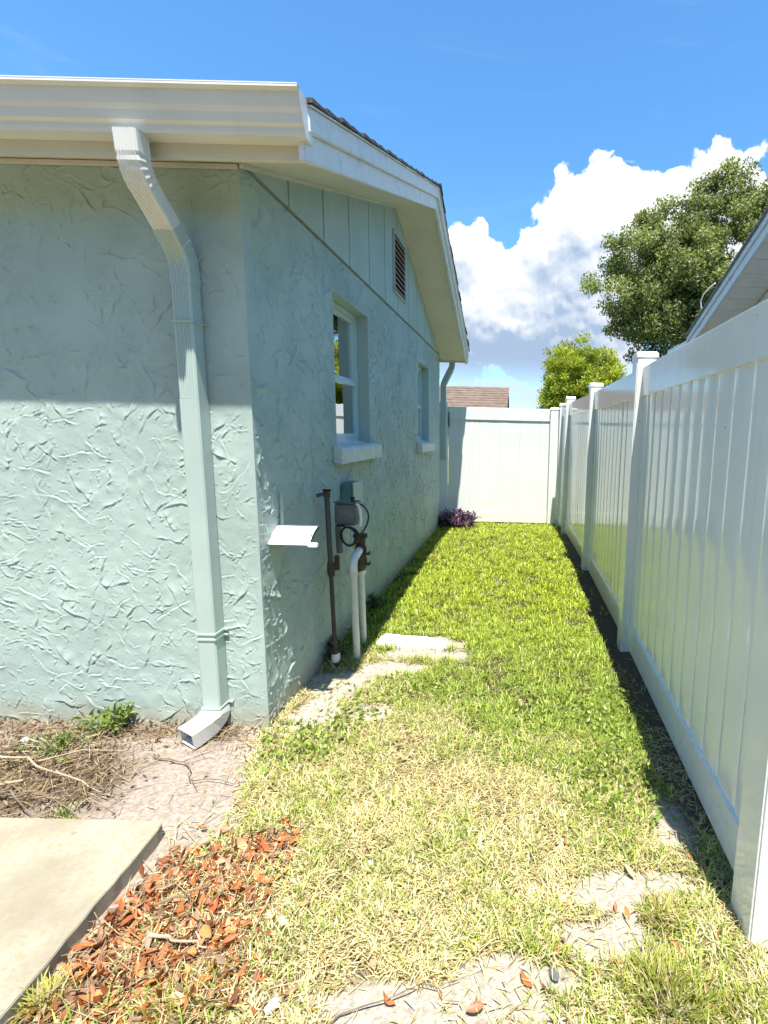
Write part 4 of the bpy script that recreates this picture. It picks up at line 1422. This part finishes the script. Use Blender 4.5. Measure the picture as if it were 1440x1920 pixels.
def weed(name, label, cx, cy, n, rad, hgt, seed, cols, leaf=0.03):
    r = np.random.default_rng(seed)
    t = thing(name, label, 'weed', (cx, cy, 0))
    st = MB()
    P = []
    for k in range(n):
        a, q = r.uniform(0, 2 * np.pi), rad * r.random()
        h = hgt * r.uniform(0.4, 1.0)
        p0 = Vector((cx + q * 0.4 * math.cos(a), cy + q * 0.4 * math.sin(a), 0))
        p2 = Vector((cx + q * math.cos(a), cy + q * math.sin(a), h))
        if cx < XW:
            p2.y = min(p2.y, YC - 0.02)
        else:
            p2.x = max(p2.x, XW + 0.02)
        p1 = (p0 + p2) / 2 + Vector((0, 0, h * 0.2))
        st.tube([p0, p1, p2], 0.0018, 4)
        for j in range(9):
            s = r.uniform(0.15, 1)
            p = p0.lerp(p1, s * 2) if s < 0.5 else p1.lerp(p2, s * 2 - 1)
            P.append((p.x, p.y, p.z))
    P = np.array(P)
    me = leaf_cloud('foliage', P, leaf * r.uniform(0.6, 1.2, len(P)), 0.33, mixcol(cols[0], cols[1], r.random(len(P))), r, 0.5)
    link('foliage', me, MATS['broad_leaf'], t)
    st.build('stem', MATS['pale_twig'], t)
    return t


GRN = ((0.07, 0.13, 0.03), (0.22, 0.29, 0.06))
weed('weed', 'leafy green weed against the foot of the front wall', -1.90, 2.135, 26, 0.14, 0.13, 1, GRN, 0.045)
weed('weed', 'low spreading green weed on the mulch at the far left', -2.02, 1.99, 60, 0.20, 0.06, 2, GRN, 0.022)
weed('weed', 'small green weed near the back edge of the walkway slab', -1.64, 1.60, 40, 0.09, 0.035, 3, GRN, 0.016)
weed('weed', 'dark weed growing around the standpipe base at the wall', -1.13, 2.92, 34, 0.10, 0.13, 4, ((0.03, 0.06, 0.02), (0.10, 0.15, 0.04)), 0.035)
weed('weed', 'straggly weed along the shaded wall foot past the pipes', -1.12, 3.75, 30, 0.10, 0.14, 5, ((0.04, 0.08, 0.02), (0.12, 0.19, 0.04)), 0.04)


# purple leaved plant at the gate end
def purple_plant():
    r = np.random.default_rng(77)
    cx, cy = -0.93, 7.25
    t = thing('purple_plant', 'purple leaved plant at the foot of the house corner by the end fence', 'plant', (cx, cy, 0))
    st = MB()
    P = []
    for k in range(60):
        a, q = r.uniform(0, 2 * np.pi), r.random() ** 0.6
        x, y = cx + 0.34 * q * math.cos(a), cy + 0.22 * q * math.sin(a)
        h = (0.30 - 0.10 * q) * r.uniform(0.55, 1.1)
        st.tube([(cx + 0.6 * (x - cx), cy + 0.6 * (y - cy), 0), ((x + cx) / 2 * 0.3 + x * 0.7, y, h * 0.6), (x, y, h)], 0.005, 4)
        for j in range(12):
            s = r.uniform(0.3, 1.0)
            P.append((cx + 0.6 * (x - cx) + 0.4 * (x - cx) * s, cy + 0.6 * (y - cy) + 0.4 * (y - cy) * s, h * s))
    P = np.array(P)
    c = mixcol((0.05, 0.018, 0.055), (0.24, 0.13, 0.24), r.random(len(P)) ** 1.5)
    link('foliage', leaf_cloud('foliage', P, r.uniform(0.06, 0.12, len(P)), 0.28, c, r, 0.3), MATS['broad_leaf'], t)
    st.build('stem', MATS['dry_twig'], t)


purple_plant()


# ------------------------------------------------------------------ trees
def tree(name, label, base, crown, n_clump, per, leaf, cols, seed, limbs=7, spread=0.42, shell=0.55, aspect=0.5, trunk_r=0.2, up=0.2, cut=None, flat=0.75):
    """crown: list of (cx,cy,cz,rx,ry,rz) lobes"""
    r = np.random.default_rng(seed)
    t = thing(name, label, 'tree', base)
    tot = sum(c[3] * c[5] for c in crown)
    P, C = [], []
    centers = []
    for (cx, cy, cz, rx, ry, rz) in crown:
        k = max(4, int(n_clump * rx * rz / tot))
        d = r.standard_normal((k, 3))
        d /= np.linalg.norm(d, axis=1, keepdims=True)
        q = (shell + (1 - shell) * r.random(k) ** 0.6) * (0.92 + 0.20 * r.standard_normal(k) * 0.6)
        c = np.array([cx, cy, cz]) + d * q[:, None] * np.array([rx, ry, rz])
        centers.append(c)
    centers = np.concatenate(centers)
    for c in centers:
        s = spread * r.uniform(0.55, 1.25)
        k = int(per * (s / spread) ** 1.6)
        d = r.standard_normal((k, 3))
        d /= np.linalg.norm(d, axis=1, keepdims=True)
        q = s * r.random(k) ** 0.5
        p = c + d * q[:, None] * np.array([1.0, 1.0, flat])
        P.append(p)
        tone = r.uniform(0.0, 1.0)
        tt = np.clip(0.6 * tone + 0.4 * r.random(k), 0, 1)
        C.append(mixcol(cols[0], cols[1], tt))
    P, C = np.concatenate(P), np.concatenate(C)
    me = leaf_cloud('crown', P, leaf * r.uniform(0.6, 1.25, len(P)), aspect, C * (0.85 + 0.3 * r.random(len(P)))[:, None], r, up)
    link('crown', me, MATS['tree_leaf'], t)
    tr = MB()
    b0 = Vector(base)
    mid = Vector((sum(c[0] for c in crown) / len(crown), sum(c[1] for c in crown) / len(crown), min(c[2] - c[5] for c in crown) * 0.5 + 0.25 * np.mean([c[2] for c in crown])))
    tr.tube([b0 - Vector((0, 0, 0.2)), b0.lerp(mid, 0.5) + Vector((0.05, 0, 0)), mid], trunk_r, 10, [1.25, 0.9, 0.7])
    tk = tr.build('trunk', MATS['bark'], t, 0, True)
    sel = r.choice(len(centers), min(limbs * 6, len(centers)), replace=False)
    for i in sel:
        e = Vector(centers[i])
        m1 = mid.lerp(e, 0.45) + Vector(r.normal(0, 0.12, 3)) + Vector((0, 0, 0.1))
        MB().tube([mid, m1, e], trunk_r * 0.32, 5, [1.0, 0.55, 0.14]).build('limb', MATS['bark'], tk, 0, True)
    return t


OAK = ((0.07, 0.11, 0.036), (0.36, 0.41, 0.15))
oak_core = [(7.3, 17.4, 6.5, 3.7, 2.6, 2.6), (4.5, 16.9, 6.0, 1.7, 1.5, 1.5), (6.2, 16.4, 4.8, 2.5, 1.4, 1.1), (9.0, 17.2, 8.7, 1.9, 1.4, 1.0)]
orr = random.Random(8)
oak_lobes = []
for (cx, cy, cz, rx, ry, rz), cnt in zip(oak_core, (46, 14, 14, 9)):
    for k in range(cnt):
        a, e = orr.uniform(0, 2 * math.pi), orr.uniform(-0.75, 1.2)
        dx_, dy_, dz_ = math.cos(a) * math.cos(e), -abs(math.sin(a)) * math.cos(e), math.sin(e)
        q = orr.uniform(0.85, 1.12)
        R_ = orr.uniform(0.55, 1.05)
        oak_lobes.append((cx + rx * dx_ * q, cy + ry * dy_ * q, cz + rz * dz_ * q, R_ * 1.15, R_, R_ * 0.75))
tree('oak_tree', 'large dark olive oak tree rising behind the right fence', (7.6, 17.5, 0), oak_core + oak_lobes,
     1050, 250, 0.11, OAK, 5, 4, 0.40, 0.66, 0.5, 0.26, 0.25)
YGR = ((0.15, 0.215, 0.022), (0.47, 0.53, 0.05))
tree('round_tree', 'round yellow green clipped tree beyond the end fence', (1.68, 13.2, 0),
     [(1.68, 13.2, 2.72, 1.02, 0.9, 0.95), (1.15, 13.1, 2.3, 0.55, 0.5, 0.6), (2.2, 13.3, 2.6, 0.6, 0.5, 0.7)], 420, 170, 0.075, YGR, 9, 4, 0.21, 0.74, 0.4, 0.09, 0.7)
tree('small_tree', 'duller green small tree just behind the round yellow green tree', (1.42, 15.2, 0),
     [(1.42, 15.2, 3.45, 0.62, 0.6, 0.62), (1.75, 15.3, 2.8, 0.8, 0.6, 0.8)], 170, 160, 0.085, ((0.13, 0.17, 0.03), (0.40, 0.41, 0.08)), 10, 4, 0.27, 0.6, 0.42, 0.08, 0.4)
tree('distant_tree', 'dark green distant tree low over the end fence', (0.35, 38, 0),
     [(0.0, 38, 2.0, 1.3, 1.0, 1.0), (1.6, 38.5, 2.3, 1.2, 1.0, 1.1)], 60, 120, 0.2, ((0.03, 0.05, 0.02), (0.10, 0.13, 0.04)), 12, 3, 0.4, 0.5, 0.5, 0.1)


# ------------------------------------------------------------------ fallen leaves, twigs, litter
def leaf_mesh(i):
    r = random.Random(100 + i)
    L, W = 1.0, r.uniform(0.26, 0.44)
    n = 6
    curl, cup, tw = r.uniform(-0.6, 1.2), r.uniform(0.1, 0.9), r.uniform(-0.9, 0.9)
    vs, fs = [], []
    for k in range(n + 1):
        t = k / n
        w = W / 2 * math.sin(math.pi * min(1, 0.04 + 0.96 * t)) ** 0.75 * (1.15 - 0.3 * t)
        z = curl * (t - 0.5) ** 2
        a = tw * (t - 0.5)
        x = (t - 0.5) * L
        for s in (-1, 0, 1):
            vs.append((x, s * w * math.cos(a), z + abs(s) * w * cup + s * w * math.sin(a)))
    for k in range(n):
        for s in (0, 1):
            a = k * 3 + s
            fs.append((a, a + 1, a + 4, a + 3))
    me = bpy.data.meshes.new('fallen_leaf')
    me.from_pydata(vs, [], fs)
    for p in me.polygons:
        p.use_smooth = True
    me.materials.append(MATS['fallen_leaf'])
    mn = min(v[2] for v in vs)
    for v in me.vertices:
        v.co.z -= mn
    me.update()
    return me


LM = [leaf_mesh(i) for i in range(9)]


def put_leaf(x, y, z, size, tilt, r, label, group):
    o = bpy.data.objects.new('fallen_leaf', LM[r.randrange(len(LM))])
    COL.objects.link(o)
    o.location = (x, y, z)
    o.scale = (size, size * r.uniform(0.8, 1.15), size)
    o.rotation_euler = (r.gauss(0, tilt), r.gauss(0, tilt), r.uniform(0, 6.283))
    tag(o, label, 'leaf', group)
    return o


def leaves():
    r = random.Random(12)
    n = 0
    tries = 0
    while n < 250 and tries < 9000:
        tries += 1
        x, y = r.uniform(-1.2, -0.62), r.uniform(0.9, 1.62)
        _, _, _, pile, _ = zones(np.array([x]), np.array([y]))
        if r.random() > float(pile[0]) ** 0.8 or (x < -1.185):
            continue
        put_leaf(x, y, float(gz(x, y)) + r.uniform(0.003, 0.022), r.uniform(0.022, 0.066), 0.33, r,
                 'fallen rust orange leaf in the leaf pile beside the walkway slab', 'leaves in the pile beside the slab')
        n += 1
    spots = [(660, 1790), (670, 1800)]
    pts = [(-0.43, 1.16), (-0.41, 1.145), (-0.645, 1.087), (0.199, 1.529), (0.474, 1.338), (0.547, 1.113), (-0.077, 1.027), (0.16, 1.20), (0.245, 1.13), (0.30, 1.14),
           (0.50, 1.17), (0.48, 1.20), (-0.55, 1.05), (-0.30, 1.04), (-0.17, 1.06), (0.05, 1.10), (0.10, 1.075), (0.33, 1.30), (0.36, 1.28), (0.56, 1.46),
           (0.62, 1.50), (-0.78, 1.57), (-0.82, 1.60), (-0.70, 1.35), (-0.62, 1.28), (-0.50, 1.22), (0.17, 2.38), (0.14, 1.18), (-0.98, 1.72), (-0.92, 1.66),
           (0.60, 1.22), (0.65, 1.30), (0.52, 1.03), (-0.36, 1.12), (-0.48, 1.015), (-1.13, 1.58), (-1.10, 1.56), (0.40, 1.42), (0.02, 1.28), (-0.15, 1.40)]
    for k, (x, y) in enumerate(pts):
        put_leaf(x, y, float(gz(x, y)) + r.uniform(0.010, 0.022), r.uniform(0.024, 0.048), 0.4, r,
                 'single fallen orange brown leaf lying on bare pale sand' if float(zones(np.array([x]), np.array([y]))[0][0]) > 0.5 else 'single fallen orange brown leaf caught in the straw grass', 'scattered single leaves')
    # small broken bits of leaf and bark in the pile and along the yard
    rr = np.random.default_rng(90)
    n = 9000
    x, y = rr.uniform(-2.5, -0.55), None
    x, y = rr.uniform(-2.5, -0.55, n), rr.uniform(0.85, 2.18, n)
    _, yard, mulch, pile, _ = zones(x, y)
    wall = sstep(y, 1.98, 2.14) * (x < XW)
    dens = np.clip(pile * 0.9 + mulch * 1.0 + wall * 0.8 + yard * 0.035, 0, 1)
    m = (rr.random(n) < dens) & ~((x < -1.19) & (y < 1.57))
    x, y = x[m], y[m]
    P = np.stack([x, y, gz(x, y) + rr.uniform(0.002, 0.022, len(x))], -1)
    mm = zones(x, y)[2]
    ca = mixcol((0.22, 0.06, 0.02), (0.46, 0.17, 0.06), rr.random(len(x)))
    cb_ = mixcol((0.05, 0.032, 0.022), (0.30, 0.21, 0.13), rr.random(len(x)))
    isp = (x > XW - 0.02) & (rr.random(len(x)) < 0.75)
    col = np.where(isp[:, None], ca, cb_)
    n2 = 5200
    x2, y2 = rr.uniform(-1.19, -0.55, n2), rr.uniform(0.85, 1.65, n2)
    m2 = rr.random(n2) < zones(x2, y2)[3] ** 1.2 * 0.62
    x2, y2 = x2[m2], y2[m2]
    k2 = len(x2)
    P2 = np.stack([x2, y2, gz(x2, y2) + rr.uniform(0.001, 0.012, k2)], -1)
    t2 = rr.random(k2)
    c2 = mixcol((0.14, 0.05, 0.025), (0.55, 0.20, 0.06), t2)
    c2 = np.where((rr.random(k2) < 0.25)[:, None], mixcol((0.20, 0.13, 0.08), (0.50, 0.36, 0.24), t2), c2)
    sz = np.concatenate([rr.uniform(0.012, 0.035, len(x)), rr.uniform(0.022, 0.055, k2)])
    P, col = np.concatenate([P, P2]), np.concatenate([col, c2])
    me = leaf_cloud('leaf_litter', P, sz, 0.36, col, rr, 0.0)
    o = link('leaf_litter', me, MATS['dead_leaf'], kind='stuff')
    tag(o, 'crumbled leaf and bark litter on the ground', 'litter')
    # dry grass stems strewn through pile and yard
    n = 6500
    x, y = rr.uniform(-2.5, -0.6, n), rr.uniform(0.85, 2.16, n)
    _, yard, mulch, pile, _ = zones(x, y)
    wall = sstep(y, 1.96, 2.12) * (x < XW)
    m = (rr.random(n) < np.clip(pile * 0.75 + mulch * 0.95 + wall * 0.7 + yard * 0.05, 0, 1)) & ~((x < -1.19) & (y < 1.57))
    x, y = x[m], y[m]
    n = len(x)
    col = mixcol((0.16, 0.11, 0.06), (0.50, 0.39, 0.22), rr.random(n))
    me = blades_mesh('straw_litter', x, y, gz(x, y) + rr.uniform(0.002, 0.03, n), rr.uniform(0.04, 0.11, n), rr.uniform(0.0016, 0.003, n), rr.uniform(1.3, 1.6, n), rr.uniform(0, 6.28, n), col, 0.15)
    o = link('straw_litter', me, MATS['grass_blade'], kind='stuff')
    tag(o, 'dry stems strewn over the mulch and leaf pile', 'litter')


leaves()


def twig(label, pts, rad, mat, forks=()):
    t = thing('twig', label, 'twig', pts[0])
    p3 = []
    for i in range(len(pts) - 1):
        a, b_ = Vector(pts[i]), Vector(pts[i + 1])
        for k in range(4):
            q = a.lerp(b_, k / 4) + Vector((random.gauss(0, 0.007), random.gauss(0, 0.007), random.gauss(0, 0.002)))
            p3.append(q)
    p3.append(Vector(pts[-1]))
    rad *= 0.62
    n = len(p3)
    MB().tube(p3, rad, 6, [1 - 0.65 * i / (n - 1) for i in range(n)]).build('stick', MATS[mat], t, 0, True)
    for f in forks:
        MB().tube(f, rad * 0.6, 5, [1 - 0.6 * i / (len(f) - 1) for i in range(len(f))]).build('fork', MATS[mat], t, 0, True)
    return t


twig('thin dark twig on the sand in front of the discharge elbow', [(-1.56, 1.93, 0.015), (-1.40, 1.90, 0.022), (-1.30, 1.80, 0.018), (-1.06, 1.795, 0.02)], 0.006, 'dry_twig',
     [[(-1.40, 1.90, 0.022), (-1.33, 1.95, 0.03), (-1.29, 1.93, 0.05)], [(-1.30, 1.80, 0.018), (-1.24, 1.74, 0.02)]])
twig('long pale twig lying over the mulch at the left edge', [(-2.30, 1.86, 0.05), (-2.00, 1.84, 0.06), (-1.75, 1.76, 0.045), (-1.55, 1.70, 0.02)], 0.008, 'pale_twig', [[(-1.95, 1.83, 0.06), (-1.85, 1.92, 0.05), (-1.70, 1.95, 0.03)]])
twig('thick pale stick at the left edge of the mulch', [(-2.2, 1.66, 0.03), (-1.90, 1.72, 0.06)], 0.020, 'pale_twig')
twig('dark short stick on the leaf pile beside the slab', [(-1.05, 1.24, 0.045), (-0.98, 1.27, 0.05), (-0.92, 1.31, 0.045)], 0.007, 'dry_twig')
twig('flat pale stick lying in the leaf pile', [(-1.0, 1.165, 0.04), (-0.90, 1.15, 0.045), (-0.82, 1.14, 0.035)], 0.008, 'pale_twig')
twig('thin twig along the bottom edge on the sand', [(-0.45, 0.99, 0.012), (-0.25, 1.05, 0.02), (-0.12, 1.09, 0.02)], 0.004, 'dry_twig')
twig('curved pale twig on the sand by the fence shadow', [(0.60, 1.62, 0.02), (0.63, 1.54, 0.03), (0.61, 1.47, 0.02)], 0.004, 'pale_twig')
for k in range(5):
    rk = random.Random(60 + k)
    x, y = -2.2 + 0.1 * k, 1.64 + 0.05 * rk.random()
    a = rk.uniform(-0.5, 0.5)
    twig('dark dead twig in the brush heap on the mulch', [(x, y, 0.03), (x + 0.16 * math.cos(a), y + 0.16 * math.sin(a), 0.06 + 0.03 * rk.random()), (x + 0.32 * math.cos(a), y + 0.32 * math.sin(a), 0.02)], 0.006, 'dry_twig')['group'] = 'dead twigs in the brush heap'


def pebble(label, x, y, s, mat, seed):
    bm = bmesh.new()
    bmesh.ops.create_icosphere(bm, subdivisions=2, radius=1)
    r = random.Random(seed)
    for v in bm.verts:
        v.co *= 1 + r.uniform(-0.14, 0.14)
        v.co.x *= s
        v.co.y *= s * 0.7
        v.co.z *= s * 0.5
    me = bpy.data.meshes.new('pebble')
    bm.to_mesh(me)
    bm.free()
    o = link('pebble', me, MATS[mat])
    o.location = (x, y, float(gz(x, y)) + s * 0.35 + 0.008)
    o.rotation_euler = (0, 0, r.uniform(0, 3))
    tag(o, label, 'stone')


pebble('white pebble in the straw grass near the middle', -0.47, 1.44, 0.014, 'pebble', 1)
pebble('pale stone chip at the left end of the bottom sand patch', -0.58, 1.015, 0.020, 'pebble', 2)
pebble('dark grey stone among leaves on the bottom sand', 0.13, 1.115, 0.018, 'dark_stone', 3)
pebble('white stone chip beside the green grass right of centre', 0.19, 1.545, 0.011, 'pebble', 4)
pebble('small white stone near the fence shadow', 0.46, 1.83, 0.012, 'pebble', 5)
pebble('white stone chip in the weeds at the far left wall foot', -2.2, 2.02, 0.022, 'pebble', 6)
pebble('light stone chip at the right end of the leaf pile', -0.66, 1.235, 0.016, 'pebble', 7)


# ------------------------------------------------------------------ unseen trees added behind the viewpoint to block sky light on the front wall
for k, (x, y) in enumerate(((-10.5, -9.5), (-6.0, -10.5), (-1.8, -9.8), (2.6, -10.6), (7.0, -9.6))):
    tree('sky_blocker_tree', 'added leafy tree behind the viewpoint that blocks sky light', (x, y, 0),
         [(x, y, 4.6, 2.7, 1.8, 2.7), (x + 0.8, y, 2.4, 2.2, 1.5, 1.6), (x - 1.0, y + 0.3, 2.0, 2.0, 1.5, 1.5)], 150, 70, 0.42, OAK, 30 + k, 2, 0.8, 0.4, 0.6, 0.22)['group'] = 'added sky-blocking trees behind the viewpoint'
